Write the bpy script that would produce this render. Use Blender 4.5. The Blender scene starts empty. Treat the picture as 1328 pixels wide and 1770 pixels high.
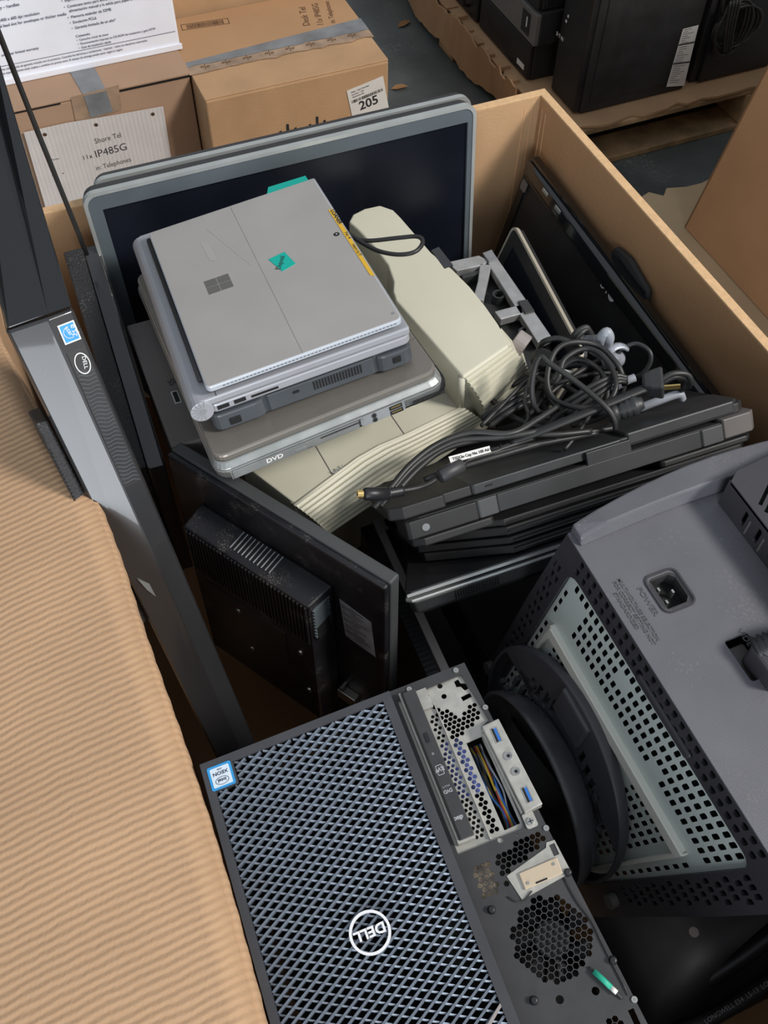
import bpy, math, random
import numpy as np
from mathutils import Matrix, Vector
random.seed(7)
SC = bpy.context.scene
COL = SC.collection

# ------------------------------------------------------------------ camera
RIM, CAMH = 0.85, 0.77                      # rim height of the big carton, camera height above the rim
CAM = Vector((0, 0, RIM + CAMH))
FPX, CX, CY = 1667.0, 664.0, 885.0
RC = Matrix(((0.92306719, -0.3102579, 0.22734777),
             (-0.38452529, -0.75870188, 0.52584386),
             (0.00934197, -0.57281017, -0.81963482)))   # columns: image right, image down, forward
cd = bpy.data.cameras.new('camera')
cam = bpy.data.objects.new('camera', cd); COL.objects.link(cam)
mw = Matrix.Identity(4)
for i in range(3):
    mw[i][0] = RC[i][0]; mw[i][1] = -RC[i][1]; mw[i][2] = -RC[i][2]; mw[i][3] = CAM[i]
cam.matrix_world = mw
cd.sensor_fit = 'VERTICAL'; cd.sensor_height = 24.0
cd.lens = FPX / 1770.0 * 24.0
cd.clip_start = 0.02; cd.clip_end = 60
SC.camera = cam

# ------------------------------------------------------------------ view, world, lamps
SC.view_settings.view_transform = 'Standard'
SC.view_settings.look = 'None'
SC.view_settings.exposure = 0.0
SC.view_settings.gamma = 1.0
SC.view_settings.use_curve_mapping = False
w = bpy.data.worlds.new('world'); SC.world = w; w.use_nodes = True
nt = w.node_tree; bg = nt.nodes['Background']
tc = nt.nodes.new('ShaderNodeTexCoord'); sx = nt.nodes.new('ShaderNodeSeparateXYZ'); cr = nt.nodes.new('ShaderNodeValToRGB')
mp = nt.nodes.new('ShaderNodeMapRange'); mp.inputs[1].default_value = -1; mp.inputs[2].default_value = 1
nt.links.new(tc.outputs['Generated'], sx.inputs[0]); nt.links.new(sx.outputs['Z'], mp.inputs[0]); nt.links.new(mp.outputs[0], cr.inputs[0])
el = cr.color_ramp.elements
el[0].position = 0.45; el[0].color = (0.10, 0.105, 0.11, 1)
el[1].position = 1.0; el[1].color = (0.80, 0.86, 0.95, 1)
e2 = el.new(0.62); e2.color = (0.36, 0.39, 0.42, 1)
e3 = el.new(0.80); e3.color = (0.62, 0.67, 0.74, 1)
nt.links.new(cr.outputs[0], bg.inputs[0]); bg.inputs[1].default_value = 0.58

def area(name, loc, target, sx_, sy_, power, col):
    l = bpy.data.lights.new(name, 'AREA'); l.shape = 'RECTANGLE'; l.size = sx_; l.size_y = sy_; l.energy = power; l.color = col
    o = bpy.data.objects.new(name, l); COL.objects.link(o)
    o.location = loc
    o.rotation_euler = (Vector(target) - Vector(loc)).to_track_quat('-Z', 'Y').to_euler()
    return o
area('skylight', (3.1, -1.7, 4.3), (0.5, 0.9, 0.8), 1.0, 1.0, 255, (1.0, 0.96, 0.91))
area('rear_fill_light', (-2.1, -4.4, 1.75), (-0.6, 0.6, 1.2), 3.0, 3.4, 250, (0.90, 0.95, 1.0))  # added lamp behind the camera for the tower's reflection and the box fronts

# ------------------------------------------------------------------ small camera maths for measured points
def _ray(px, py):
    v = Vector((px - CX, py - CY, FPX)); v.normalize(); return RC @ v
def on(px, py, p0, n):
    r = _ray(px, py); n = Vector(n); p0 = Vector(p0)
    return CAM + r * ((p0 - CAM).dot(n) / r.dot(n))
def pz(px, py, z): return on(px, py, (0, 0, z), (0, 0, 1))
def pyy(px, py, y): return on(px, py, (0, y, 0), (0, 1, 0))
def pxx(px, py, x): return on(px, py, (x, 0, 0), (1, 0, 0))

# ------------------------------------------------------------------ materials
MATS = {}
def mat(name, col, rough=0.5, metal=0.0, nscale=0, namp=0.0, bump=0.0, bscale=200, coat=0.0, dust=0.0, dscale=700, spec=0.5):
    m = bpy.data.materials.new(name); m.use_nodes = True
    t = m.node_tree; b = t.nodes['Principled BSDF']
    b.inputs['Base Color'].default_value = (*col, 1); b.inputs['Roughness'].default_value = rough
    b.inputs['Metallic'].default_value = metal; b.inputs['Coat Weight'].default_value = coat
    b.inputs['Specular IOR Level'].default_value = spec
    tcn = t.nodes.new('ShaderNodeTexCoord')
    last = None
    if nscale:
        n = t.nodes.new('ShaderNodeTexNoise'); n.inputs['Scale'].default_value = nscale; n.inputs['Detail'].default_value = 5
        r = t.nodes.new('ShaderNodeValToRGB')
        r.color_ramp.elements[0].color = (*[c * (1 - namp) for c in col], 1)
        r.color_ramp.elements[1].color = (*[min(1, c * (1 + namp)) for c in col], 1)
        r.color_ramp.elements[0].position = .3; r.color_ramp.elements[1].position = .7
        t.links.new(tcn.outputs['Object'], n.inputs['Vector']); t.links.new(n.outputs[0], r.inputs[0])
        last = r.outputs[0]
        mr = t.nodes.new('ShaderNodeMapRange'); mr.inputs[3].default_value = max(0, rough - .08); mr.inputs[4].default_value = min(1, rough + .1)
        t.links.new(n.outputs[0], mr.inputs[0]); t.links.new(mr.outputs[0], b.inputs['Roughness'])
    if dust:
        n = t.nodes.new('ShaderNodeTexNoise'); n.inputs['Scale'].default_value = dscale; n.inputs['Detail'].default_value = 3
        n2 = t.nodes.new('ShaderNodeTexNoise'); n2.inputs['Scale'].default_value = dscale / 25
        mm = t.nodes.new('ShaderNodeMath'); mm.operation = 'MULTIPLY'
        r = t.nodes.new('ShaderNodeValToRGB'); r.color_ramp.elements[0].position = .33; r.color_ramp.elements[1].position = .45
        r.color_ramp.elements[0].color = (0, 0, 0, 1); r.color_ramp.elements[1].color = (dust, dust, dust, 1)
        mx = t.nodes.new('ShaderNodeMix'); mx.data_type = 'RGBA'
        mx.inputs[6].default_value = (*col, 1); mx.inputs[7].default_value = (.42, .40, .36, 1)
        t.links.new(tcn.outputs['Object'], n.inputs['Vector']); t.links.new(tcn.outputs['Object'], n2.inputs['Vector'])
        t.links.new(n.outputs[0], mm.inputs[0]); t.links.new(n2.outputs[0], mm.inputs[1]); t.links.new(mm.outputs[0], r.inputs[0])
        t.links.new(r.outputs[0], mx.inputs[0])
        if last: t.links.new(last, mx.inputs[6])
        last = mx.outputs[2]
    if last: t.links.new(last, b.inputs['Base Color'])
    if bump:
        n = t.nodes.new('ShaderNodeTexNoise'); n.inputs['Scale'].default_value = bscale; n.inputs['Detail'].default_value = 3
        bp = t.nodes.new('ShaderNodeBump'); bp.inputs['Strength'].default_value = bump; bp.inputs['Distance'].default_value = .002
        t.links.new(tcn.outputs['Object'], n.inputs['Vector']); t.links.new(n.outputs[0], bp.inputs['Height']); t.links.new(bp.outputs[0], b.inputs['Normal'])
    MATS[name] = m
    return m
def add_wave(m, scale, strength, direction='Y', distortion=1.0, dist=.002):
    """corrugation ridges on a cardboard material"""
    t = m.node_tree; b = t.nodes['Principled BSDF']
    tcn = t.nodes.new('ShaderNodeTexCoord')
    wv = t.nodes.new('ShaderNodeTexWave'); wv.bands_direction = direction; wv.inputs['Scale'].default_value = scale
    wv.inputs['Distortion'].default_value = distortion; wv.inputs['Detail'].default_value = 2
    bp = t.nodes.new('ShaderNodeBump'); bp.inputs['Strength'].default_value = strength; bp.inputs['Distance'].default_value = dist
    t.links.new(tcn.outputs['Object'], wv.inputs['Vector']); t.links.new(wv.outputs[0], bp.inputs['Height'])
    old = b.inputs['Normal'].links
    if old: t.links.new(old[0].from_socket, bp.inputs['Normal'])
    t.links.new(bp.outputs[0], b.inputs['Normal'])
    return m
CARD = mat('cardboard', (.47, .29, .155), .85, nscale=9, namp=.10, bump=.25, bscale=260)
CARDF = add_wave(mat('cardboard_ribbed', (.49, .31, .18), .85, nscale=7, namp=.08, bump=.2, bscale=300), 45, .23, 'Y', 1.6, .003)
CARDK = mat('cardboard_edge', (.60, .39, .21), .9, nscale=160, namp=.10, bump=.2, bscale=500)
CARDB = mat('cardboard_brown', (.44, .255, .13), .85, nscale=6, namp=.08, bump=.15, bscale=200)
CARDO = mat('cardboard_pale_brown', (.40, .255, .165), .85, nscale=6, namp=.08, bump=.15, bscale=200)
CARDS = mat('cardboard_sheet', (.46, .34, .20), .88, nscale=5, namp=.10, bump=.2, bscale=80)
WOOD = mat('pallet_wood', (.36, .235, .12), .85, nscale=14, namp=.45, bump=.5, bscale=60)
FLOOR = mat('painted_concrete', (.085, .094, .090), .55, nscale=6, namp=.30, bump=.15, bscale=40, dust=.25, dscale=90)
WHITEB = mat('white_print_board', (.84, .86, .93), .55, nscale=12, namp=.04)
PAPER = add_wave(mat('notepaper', (.62, .58, .56), .8, nscale=30, namp=.04), 36, .25, 'X', .3)
INK = mat('ink', (.02, .02, .025), .7)
INKB = mat('blue_black_ink', (.03, .04, .09), .7)
INKN = mat('brown_ink', (.14, .07, .035), .8)
TAPE = mat('duct_tape', (.20, .21, .22), .35, nscale=20, namp=.25, bump=.4, bscale=60)
CTAPE = mat('packing_tape', (.36, .25, .17), .22, nscale=25, namp=.3, bump=.5, bscale=50)
BLK = mat('black_plastic', (.014, .014, .016), .42, nscale=18, namp=.3, bump=.05, bscale=900)
BLKD = mat('dusty_black_plastic', (.012, .012, .015), .40, nscale=18, namp=.3, bump=.15, bscale=900, dust=.30, dscale=620)
BLKT = mat('textured_black_plastic', (.022, .022, .024), .55, bump=1.0, bscale=420, dust=.45, dscale=380)
BLKM = mat('matte_black', (.018, .018, .019), .6, nscale=20, namp=.3)
GLOSS = mat('piano_black', (.008, .009, .010), .10, coat=.6, nscale=8, namp=.2)
SATIN = mat('satin_black', (.026, .026, .028), .24, coat=.5, nscale=6, namp=.2)
SCREEN = mat('dark_screen', (.006, .008, .014), .30, nscale=5, namp=.3)
SLATE = mat('slate_grey_plastic', (.095, .115, .13), .42, nscale=10, namp=.1)
SILV = mat('silver_plastic', (.60, .63, .62), .30, metal=.55, nscale=20, namp=.08)
MAGN = mat('grey_magnesium', (.42, .405, .385), .42, metal=.25, nscale=10, namp=.05, bump=.03, bscale=1500)
MAGE = mat('pale_magnesium', (.56, .60, .66), .33, metal=.25)
BOOKM = mat('light_grey_magnesium', (.40, .41, .44), .40, metal=.3, nscale=12, namp=.05)
TAUPE = mat('taupe_aluminium', (.25, .23, .205), .34, metal=.45, nscale=10, namp=.08)
HPSIL = mat('brushed_silver', (.42, .44, .43), .32, metal=.7, nscale=40, namp=.08)
TAUPP = mat('taupe_plastic', (.125, .115, .11), .5, nscale=12, namp=.1)
LATG = mat('charcoal_plastic', (.030, .032, .034), .45, nscale=20, namp=.12)
LATG2 = mat('charcoal_rubber', (.018, .0185, .019), .55, nscale=20, namp=.2)
CREAM = mat('cream_plastic', (.55, .53, .42), .48, nscale=8, namp=.04, bump=.04, bscale=1200)
TEAL = mat('teal_tape', (.0, .42, .34), .45)
YEL = mat('yellow_tape', (.72, .43, .03), .5)
HOLE = mat('dark_hole', (.004, .004, .004), .8)
GALV = mat('galvanised_steel', (.47, .46, .42), .40, metal=.55, nscale=120, namp=.12)
CHAS = mat('dark_grey_paint', (.038, .038, .040), .45, nscale=60, namp=.08)
BEZ = mat('blue_black_bezel', (.046, .048, .054), .38, nscale=20, namp=.12)
GRIL = mat('grille_black', (.17, .20, .245), .30, metal=.35, nscale=30, namp=.1)
GREYT = mat('grey_print', (.35, .36, .38), .5)
WHITET = mat('white_print', (.75, .76, .78), .5)
TAN = mat('tan_plate', (.55, .45, .33), .45, metal=.3)
BLUEU = mat('usb_blue', (.02, .14, .48), .4)
BLUEF = mat('blue_plastic_film', (.10, .14, .42), .4)
STKB = mat('blue_sticker', (.03, .28, .62), .35, nscale=40, namp=.15)
STKL = mat('pale_blue_sticker', (.62, .72, .80), .35)
CRTG = mat('crt_grey_plastic', (.115, .115, .130), .36, nscale=9, namp=.12, bump=.1, bscale=700, dust=.12, dscale=300)
CRTD = mat('crt_dark_plastic', (.038, .036, .042), .45, nscale=9, namp=.15, bump=.1, bscale=700)
EMB = mat('embossed_shadow_grey', (.085, .085, .094), .5)
FOOT = mat('swivel_foot_plastic', (.070, .070, .078), .22, nscale=30, namp=.2, bump=.05, bscale=300)
DOME = mat('swivel_grey_plastic', (.070, .070, .080), .42, nscale=14, namp=.2)
PLATE = mat('grey_green_steel', (.53, .59, .565), .42, metal=.1, nscale=10, namp=.05)
RAIL = mat('pale_steel_rail', (.76, .77, .70), .4, metal=.2)
ALU = mat('cast_aluminium', (.48, .48, .48), .42, metal=.65, nscale=60, namp=.12)
CABLE = mat('black_cable', (.022, .022, .022), .45, nscale=40, namp=.2)
CABLEG = mat('grey_cable', (.30, .32, .36), .45)
FOIL = mat('clear_grey_bag', (.36, .38, .43), .18, metal=.3, nscale=60, namp=.4, bump=.6, bscale=80)
GOLD = mat('brass_contact', (.75, .55, .22), .3, metal=.9)
CHROME = mat('steel_screw', (.55, .55, .52), .3, metal=.9)
GREENW = mat('green_sleeve', (.02, .38, .25), .5)
REDW = mat('red_wire', (.5, .04, .02), .5)
YELW = mat('yellow_wire', (.6, .42, .03), .5)
LABEL = mat('silver_label', (.30, .32, .35), .5, nscale=60, namp=.2)
LABW = mat('white_label', (.70, .69, .66), .6, nscale=30, namp=.05)
UPSG = mat('ups_grey_metal', (.15, .145, .135), .4, nscale=30, namp=.06)
PCB = mat('green_board', (.004, .014, .009), .6, nscale=60, namp=.8)
LEAF = mat('dry_leaf', (.30, .16, .06), .8)
LATS = mat('blue_charcoal_plastic', (.062, .070, .080), .42, nscale=20, namp=.1)
TAPEG = mat('mid_grey_rubber', (.060, .064, .066), .5)
PALE = mat('pale_edge_metal', (.46, .42, .34), .4, metal=.2)
CARDSHADE = mat('cardboard_shaded', (.38, .215, .105), .85, nscale=7, namp=.08, bump=.2, bscale=240)  # same cardboard, with the right inner wall's shade put into the colour
TAUPEDGE = mat('taupe_edge', (.30, .27, .26), .45)

# ------------------------------------------------------------------ mesh building
class MB:
    def __init__(s): s.v = []; s.f = []; s.sm = []
    def add(s, vs, fs, smooth=False):
        o = len(s.v); s.v += [tuple(p) for p in vs]; s.f += [tuple(i + o for i in f) for f in fs]; s.sm += [smooth] * len(fs); return s
    def box(s, lo, hi):
        (a, b, c), (d, e, f) = lo, hi
        return s.hexa([(a, b, c), (d, b, c), (d, e, c), (a, e, c)], [(a, b, f), (d, b, f), (d, e, f), (a, e, f)])
    def hexa(s, bot, top):
        return s.add(list(bot) + list(top), [(3, 2, 1, 0), (4, 5, 6, 7), (0, 1, 5, 4), (1, 2, 6, 5), (2, 3, 7, 6), (3, 0, 4, 7)])
    def prism(s, poly, a, b, axis='z'):
        n = len(poly)
        def P(p, h):
            if axis == 'z': return (p[0], p[1], h)
            if axis == 'y': return (p[0], h, p[1])
            return (h, p[0], p[1])
        vs = [P(p, a) for p in poly] + [P(p, b) for p in poly]
        fs = [tuple(range(n))[::-1], tuple(range(n, 2 * n))] + [(i, (i + 1) % n, n + (i + 1) % n, n + i) for i in range(n)]
        return s.add(vs, fs)
    def loft(s, rings, cap=True, smooth=False, closed=True):
        n = len(rings[0]); vs = [p for r in rings for p in r]; fs = []
        for k in range(len(rings) - 1):
            for i in range(n if closed else n - 1):
                j = (i + 1) % n; fs.append((k * n + i, k * n + j, (k + 1) * n + j, (k + 1) * n + i))
        if cap: fs += [tuple(range(n))[::-1], tuple(range((len(rings) - 1) * n, len(rings) * n))]
        return s.add(vs, fs, smooth)
    def tube(s, pts, r, n=8, smooth=True, r2=None):
        pts = [Vector(p) for p in pts]; rings = []; up = Vector((0.13, 0.27, 1)).normalized()
        prev = None
        for i, p in enumerate(pts):
            t = (pts[min(i + 1, len(pts) - 1)] - pts[max(i - 1, 0)]).normalized()
            a = (prev - t * prev.dot(t)) if prev is not None else up.cross(t)
            if a.length < 1e-5: a = Vector((1, 0, 0)).cross(t)
            a.normalize(); prev = a; b = t.cross(a)
            ra = r[i] if isinstance(r, (list, tuple)) else r
            rb = ra * (r2 if r2 else 1)
            rings.append([p + a * (ra * math.cos(2 * math.pi * k / n)) + b * (rb * math.sin(2 * math.pi * k / n)) for k in range(n)])
        return s.loft(rings, True, smooth)
    def cyl(s, p, q, r, n=20, r1=None):
        p = Vector(p); q = Vector(q); t = (q - p).normalized(); a = t.orthogonal().normalized(); b = t.cross(a); r1 = r if r1 is None else r1
        return s.loft([[c + a * (rr * math.cos(2 * math.pi * k / n)) + b * (rr * math.sin(2 * math.pi * k / n)) for k in range(n)] for c, rr in ((p, r), (q, r1))])
    def xform(s, M):
        s.v = [tuple(M @ Vector(p)) for p in s.v]; return s
    def mesh(s, name):
        m = bpy.data.meshes.new(name); m.from_pydata([tuple(p) for p in s.v], [], s.f); m.validate(); 
        for p, k in zip(m.polygons, s.sm): p.use_smooth = k
        m.update(); return m
def link(name, me, material, parent=None, bevel=0.0, seg=2, label=None):
    o = bpy.data.objects.new(name, me); COL.objects.link(o)
    if material: me.materials.clear(); me.materials.append(material)
    if parent: o.parent = parent
    if bevel:
        b = o.modifiers.new('bevel', 'BEVEL'); b.width = bevel; b.segments = seg; b.limit_method = 'ANGLE'; b.angle_limit = math.radians(35)
        b.harden_normals = False
    if label: o['label'] = label
    return o
def part(name, mb, material, parent, bevel=0.0, seg=2, label=None): return link(name, mb.mesh(name), material, parent, bevel, seg, label)
def pose(R, t):
    m = Matrix.Identity(4)
    for i in range(3):
        for j in range(3): m[i][j] = R[i][j]
        m[i][3] = t[i]
    return m
def frame(o, x, y):
    x = Vector(x).normalized(); y = Vector(y); z = x.cross(y).normalized(); y = z.cross(x)
    return pose([[x[i], y[i], z[i]] for i in range(3)], o)
def thing(name, label, cat, M=None, group=None):
    o = bpy.data.objects.new(name, None); COL.objects.link(o); o.empty_display_size = .05
    if M is not None: o.matrix_world = M
    o['label'] = label; o['category'] = cat
    if group: o['group'] = group
    return o
def tag(o, label, cat, group=None):
    o['label'] = label; o['category'] = cat
    if group: o['group'] = group
    return o
def curve_mesh(cu):
    ob = bpy.data.objects.new('tmp', cu); COL.objects.link(ob)
    dg = bpy.context.evaluated_depsgraph_get(); dg.update()
    me = bpy.data.meshes.new_from_object(ob.evaluated_get(dg))
    bpy.data.objects.remove(ob); bpy.data.curves.remove(cu)
    return me
def plate(outline, holes, z0, z1, M=None):
    """flat sheet with real holes, between local heights z0 and z1"""
    cu = bpy.data.curves.new('plate', 'CURVE'); cu.dimensions = '2D'; cu.fill_mode = 'BOTH'; cu.extrude = abs(z1 - z0) / 2
    for poly in [outline] + list(holes):
        sp = cu.splines.new('POLY'); sp.points.add(len(poly) - 1); sp.use_cyclic_u = True
        for k, p in enumerate(poly): sp.points[k].co = (p[0], p[1], 0, 1)
    me = curve_mesh(cu)
    me.transform(Matrix.Translation((0, 0, (z0 + z1) / 2)))
    if M is not None: me.transform(M)
    for p in me.polygons: p.use_smooth = False
    return me
def text_mesh(items, M=None, depth=.0001):
    """items: (string, x, y, size[, angle deg, x stretch, align, bold])"""
    mb = MB()
    for it in items:
        s_, x, y, size = it[:4]; ang = it[4] if len(it) > 4 else 0; st = it[5] if len(it) > 5 else 1; al = it[6] if len(it) > 6 else 'LEFT'; bo = it[7] if len(it) > 7 else 0
        cu = bpy.data.curves.new('t', 'FONT'); cu.body = s_; cu.size = size; cu.align_x = al; cu.extrude = depth; cu.offset = bo * size; cu.resolution_u = 3
        me = curve_mesh(cu)
        T = Matrix.Translation((x, y, 0)) @ Matrix.Rotation(math.radians(ang), 4, 'Z') @ Matrix.Diagonal((st, 1, 1, 1))
        mb.add([T @ v.co for v in me.vertices], [tuple(p.vertices) for p in me.polygons])
        bpy.data.meshes.remove(me)
    if M is not None: mb.xform(M)
    return mb
def hexagon(x, y, r, rot=0): return [(x + r * math.cos(math.radians(60 * k + rot)), y + r * math.sin(math.radians(60 * k + rot))) for k in range(6)]
def circle(x, y, r, n=20): return [(x + r * math.cos(2 * math.pi * k / n), y + r * math.sin(2 * math.pi * k / n)) for k in range(n)]
def rrect(x0, y0, x1, y1, r, n=4):
    out = []
    for cx_, cy_, a0 in ((x1 - r, y1 - r, 0), (x0 + r, y1 - r, 90), (x0 + r, y0 + r, 180), (x1 - r, y0 + r, 270)):
        for k in range(n + 1):
            a = math.radians(a0 + 90 * k / n); out.append((cx_ + r * math.cos(a), cy_ + r * math.sin(a)))
    return out
def rect(x0, y0, x1, y1): return [(x0, y0), (x1, y0), (x1, y1), (x0, y1)]
def inside(p, poly):
    x, y = p; c = False; n = len(poly)
    for i in range(n):
        x0, y0 = poly[i]; x1, y1 = poly[i - 1]
        if (y0 > y) != (y1 > y) and x < (x1 - x0) * (y - y0) / (y1 - y0) + x0: c = not c
    return c
def hexgrid(poly, pitch, r, avoid=()):
    xs = [p[0] for p in poly]; ys = [p[1] for p in poly]; out = []; j = 0; y = min(ys)
    while y < max(ys):
        x = min(xs) + (pitch / 2 if j % 2 else 0)
        while x < max(xs):
            h = hexagon(x, y, r, 30)
            if all(inside(q, poly) for q in h) and not any(inside(q, a) for a in avoid for q in h + [(x, y)]): out.append(h)
            x += pitch
        y += pitch * .866; j += 1
    return out
def catmull(pts, k=8):
    pts = [Vector(p) for p in pts]; out = []
    P = [pts[0] * 2 - pts[1]] + pts + [pts[-1] * 2 - pts[-2]]
    for i in range(1, len(P) - 2):
        a, b, c, d = P[i - 1:i + 3]
        for j in range(k):
            t = j / k
            out.append(.5 * ((2 * b) + (c - a) * t + (2 * a - 5 * b + 4 * c - d) * t * t + (3 * b - a - 3 * c + d) * t ** 3))
    return out + [pts[-1]]
def clip_seg(p, q, poly):
    """longest piece of segment pq inside a polygon (sampled)"""
    n = 160; ts = [k / n for k in range(n + 1) if inside((p[0] + (q[0] - p[0]) * k / n, p[1] + (q[1] - p[1]) * k / n), poly)]
    runs = []; 
    for t in ts:
        if runs and t - runs[-1][1] < 1.5 / n: runs[-1][1] = t
        else: runs.append([t, t])
    return [((p[0] + (q[0] - p[0]) * a, p[1] + (q[1] - p[1]) * a), (p[0] + (q[0] - p[0]) * b, p[1] + (q[1] - p[1]) * b)) for a, b in runs if b > a]
# ------------------------------------------------------------------ floor
fl = part('floor', MB().box((-6, -6, -.05), (7, 8, 0)), FLOOR, None); fl['kind'] = 'structure'
WALLM = mat('painted_block_wall', (.42, .43, .42), .8, nscale=3, namp=.06, bump=.2, bscale=60)
for nm, lo, hi in (('wall_back', (-6, 8, 0), (7, 8.2, 4.2)), ('wall_right', (7, -6, 0), (7.2, 8.2, 4.2))):
    o = part(nm, MB().box(lo, hi), WALLM, None); o['kind'] = 'structure'

# ------------------------------------------------------------------ big open carton
BOTZ = .13
gx = thing('shipping_carton', 'large open brown cardboard carton filled with discarded computer equipment', 'box', Matrix.Translation((.3, .45, BOTZ)))
G = Matrix.Translation((-.3, -.45, -BOTZ))
def gpart(name, mb, m, bevel=0): return part(name, mb.xform(G), m, gx, bevel)
LW = [(-.17, -.036), (.0, -.020), (.10, -.007), (.20, -.003), (.27, -.002), (.36, -.004), (.46, -.007), (.54, -.008), (.61, -.012), (.68, -.026), (.76, -.044), (.88, -.062), (1.079, -.072)]
def leftsec(y, d, wob):
    r = -.034 + d + wob
    return [(-.050 + d * .4, y, BOTZ), (-.036 + d * .8, y, .70), (r + .004, y, .815), (r + .007, y, .836), (r + .005, y, .8475), (r, y, .850),
            (r - .010, y, .846), (r - .012, y, .838), (r - .002, y, .80), (-.050 + d * .8, y, .70), (-.064 + d * .4, y, BOTZ)]
secs = []; fsecs = []
def interp(y):
    for (a, b), (c, d) in zip(LW, LW[1:]):
        if a <= y <= c: return b + (d - b) * (y - a) / (c - a)
    return LW[-1][1]
NY = 150
for k in range(NY + 1):
    y = -.17 + 1.249 * k / NY
    d = interp(y); wob = .0004 * math.sin(k * 1.9) + .0005 * math.sin(k * .13 + 1)
    secs.append(leftsec(y, d, wob))
    r = -.034 + d + wob
    sag = .012 * math.sin(y * 5)
    fsecs.append([(r + .0015, y, .8512), (r - .02, y, .8475), (r - .10, y, .829 + sag * .3), (r - .30, y, .757 + sag), (r - .62, y, .625 + sag),
                  (r - .622, y, .617 + sag), (r - .30, y, .749 + sag), (r - .10, y, .820 + sag * .3), (r - .02, y, .838), (r - .004, y, .842)])
gpart('left_panel', MB().loft(secs, smooth=True), CARDF)
gpart('flap', MB().loft(fsecs, smooth=True), CARDF)
gpart('back_panel', MB().box((-.12, 1.067, BOTZ), (.700, 1.079, .85)), CARD, .002)
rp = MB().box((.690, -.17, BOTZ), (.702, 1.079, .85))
gpart('right_panel', rp, CARDSHADE, .002)
gpart('front_panel', MB().box((-.06, -.182, BOTZ), (.702, -.17, .85)), CARD, .002)
gpart('bottom_panel', MB().box((-.12, -.182, BOTZ - .012), (.702, 1.079, BOTZ)), CARDB)
# raw corrugated edge along the rim and the folded corner seam
em = MB().prism([(-.12, 1.0792), (-.12, 1.0668), (.6898, 1.0668), (.6898, -.17), (.7022, -.17), (.7022, 1.0792)], .8490, .8515)
gpart('rim_edge', em, CARDK, .0006)
sm_ = MB()
for dx, dy in ((-.010, 0), (-.022, 0)): sm_.tube([(.69 + dx, 1.0672, .835), (.69 + dx * 1.4, 1.0670, .25)], .0012, 6)
for dy in (-.010, -.020): sm_.tube([(.6902, 1.067 + dy, .835), (.6902, 1.067 + dy * 1.5, .25)], .0012, 6)
gpart('corner_crease', sm_, CARDB)

# ------------------------------------------------------------------ tan sheet and pallet under the carton
pl = thing('pallet', 'wooden pallet under the torn cardboard sheet beside the big carton', 'pallet', Matrix.Translation((.9, .7, 0)))
PT = Matrix.Translation((-.9, -.7, 0))
for k in range(9):
    y0 = -.2 + k * .197
    part('deck_board', MB().box((-.20, y0, .088), (2.1, y0 + .15, .106)).xform(PT), WOOD, pl, .003)
for x0 in (-.20, .92, 2.0):
    part('stringer', MB().box((x0, -.2, .016), (x0 + .06, 1.53, .086)).xform(PT), WOOD, pl, .003)
for y0 in (-.2, .6, 1.4):
    part('bottom_board', MB().box((-.2, y0, 0), (2.1, y0 + .12, .015)).xform(PT), WOOD, pl, .002)
edge = [(-.2, -.25), (2.1, -.25), (2.1, 1.60)]
x = 2.1
rr = random.Random(3)
while x > 1.36:
    edge.append((x, 1.60 + rr.uniform(-.02, .012))); x -= rr.uniform(.02, .05)
edge += [(1.34, 1.565), (1.0, 1.55), (-.2, 1.55)]
sh = link('cardboard_sheet', plate(edge, [], .107, .1165), CARDS)
tag(sh, 'flat tan cardboard sheet with torn edge lying under the brown carton at right', 'cardboard sheet')

# ------------------------------------------------------------------ second carton at the right
rc = thing('tall_carton', 'plain brown cardboard carton standing beyond the right rim on torn sheet', 'box', Matrix.Translation((1.407, 1.463, .118)))
lx, ly = .086, -.082
Hc = .86
def wall(a, b, th):   # leaning wall between plan points a, b (thickness inward)
    ax, ay = a; bx, by = b; d = Vector((bx - ax, by - ay)).normalized(); n = Vector((-d.y, d.x)) * th
    bot = [(ax, ay, 0), (bx, by, 0), (bx + n.x, by + n.y, 0), (ax + n.x, ay + n.y, 0)]
    return bot, [(x_ + lx, y_ + ly, Hc) for x_, y_, _ in bot]
P4 = [(0, 0), (0, -.98), (.75, -.98), (.75, 0)]
for i in range(4):
    part('side_panel', MB().hexa(*wall(P4[i], P4[(i + 1) % 4], .008)), CARDB, rc, .0015)
part('bottom_panel', MB().box((.008, -.972, .001), (.742, -.008, .008)), CARDB, rc)

# ------------------------------------------------------------------ boxes behind the carton, left
lb = thing('cardboard_box', 'brown box with a handwritten telephone note taped on its front', 'box', Matrix.Translation((0, 1.89, 0)))
LT = .502
part('body', MB().box((-.004, 0, 0), (.363, .40, LT - .004)), CARDO, lb, .003)
part('top_flap', MB().box((-.006, -.001, LT - .003), (.365, .19, LT + .001)), CARDO, lb, .001)
part('top_flap', MB().box((-.006, .194, LT - .003), (.365, .40, LT + .001)), CARDO, lb, .001)
part('front_gap', MB().box((-.003, -.0014, LT - .006), (.095, -.0002, LT - .0038)).box((.19, -.0014, LT - .007), (.362, -.0002, LT - .0038)), HOLE, lb)
def lbp(px, py): p = pyy(px, py, 1.888); return (p.x, p.y - 1.89, p.z)
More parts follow.
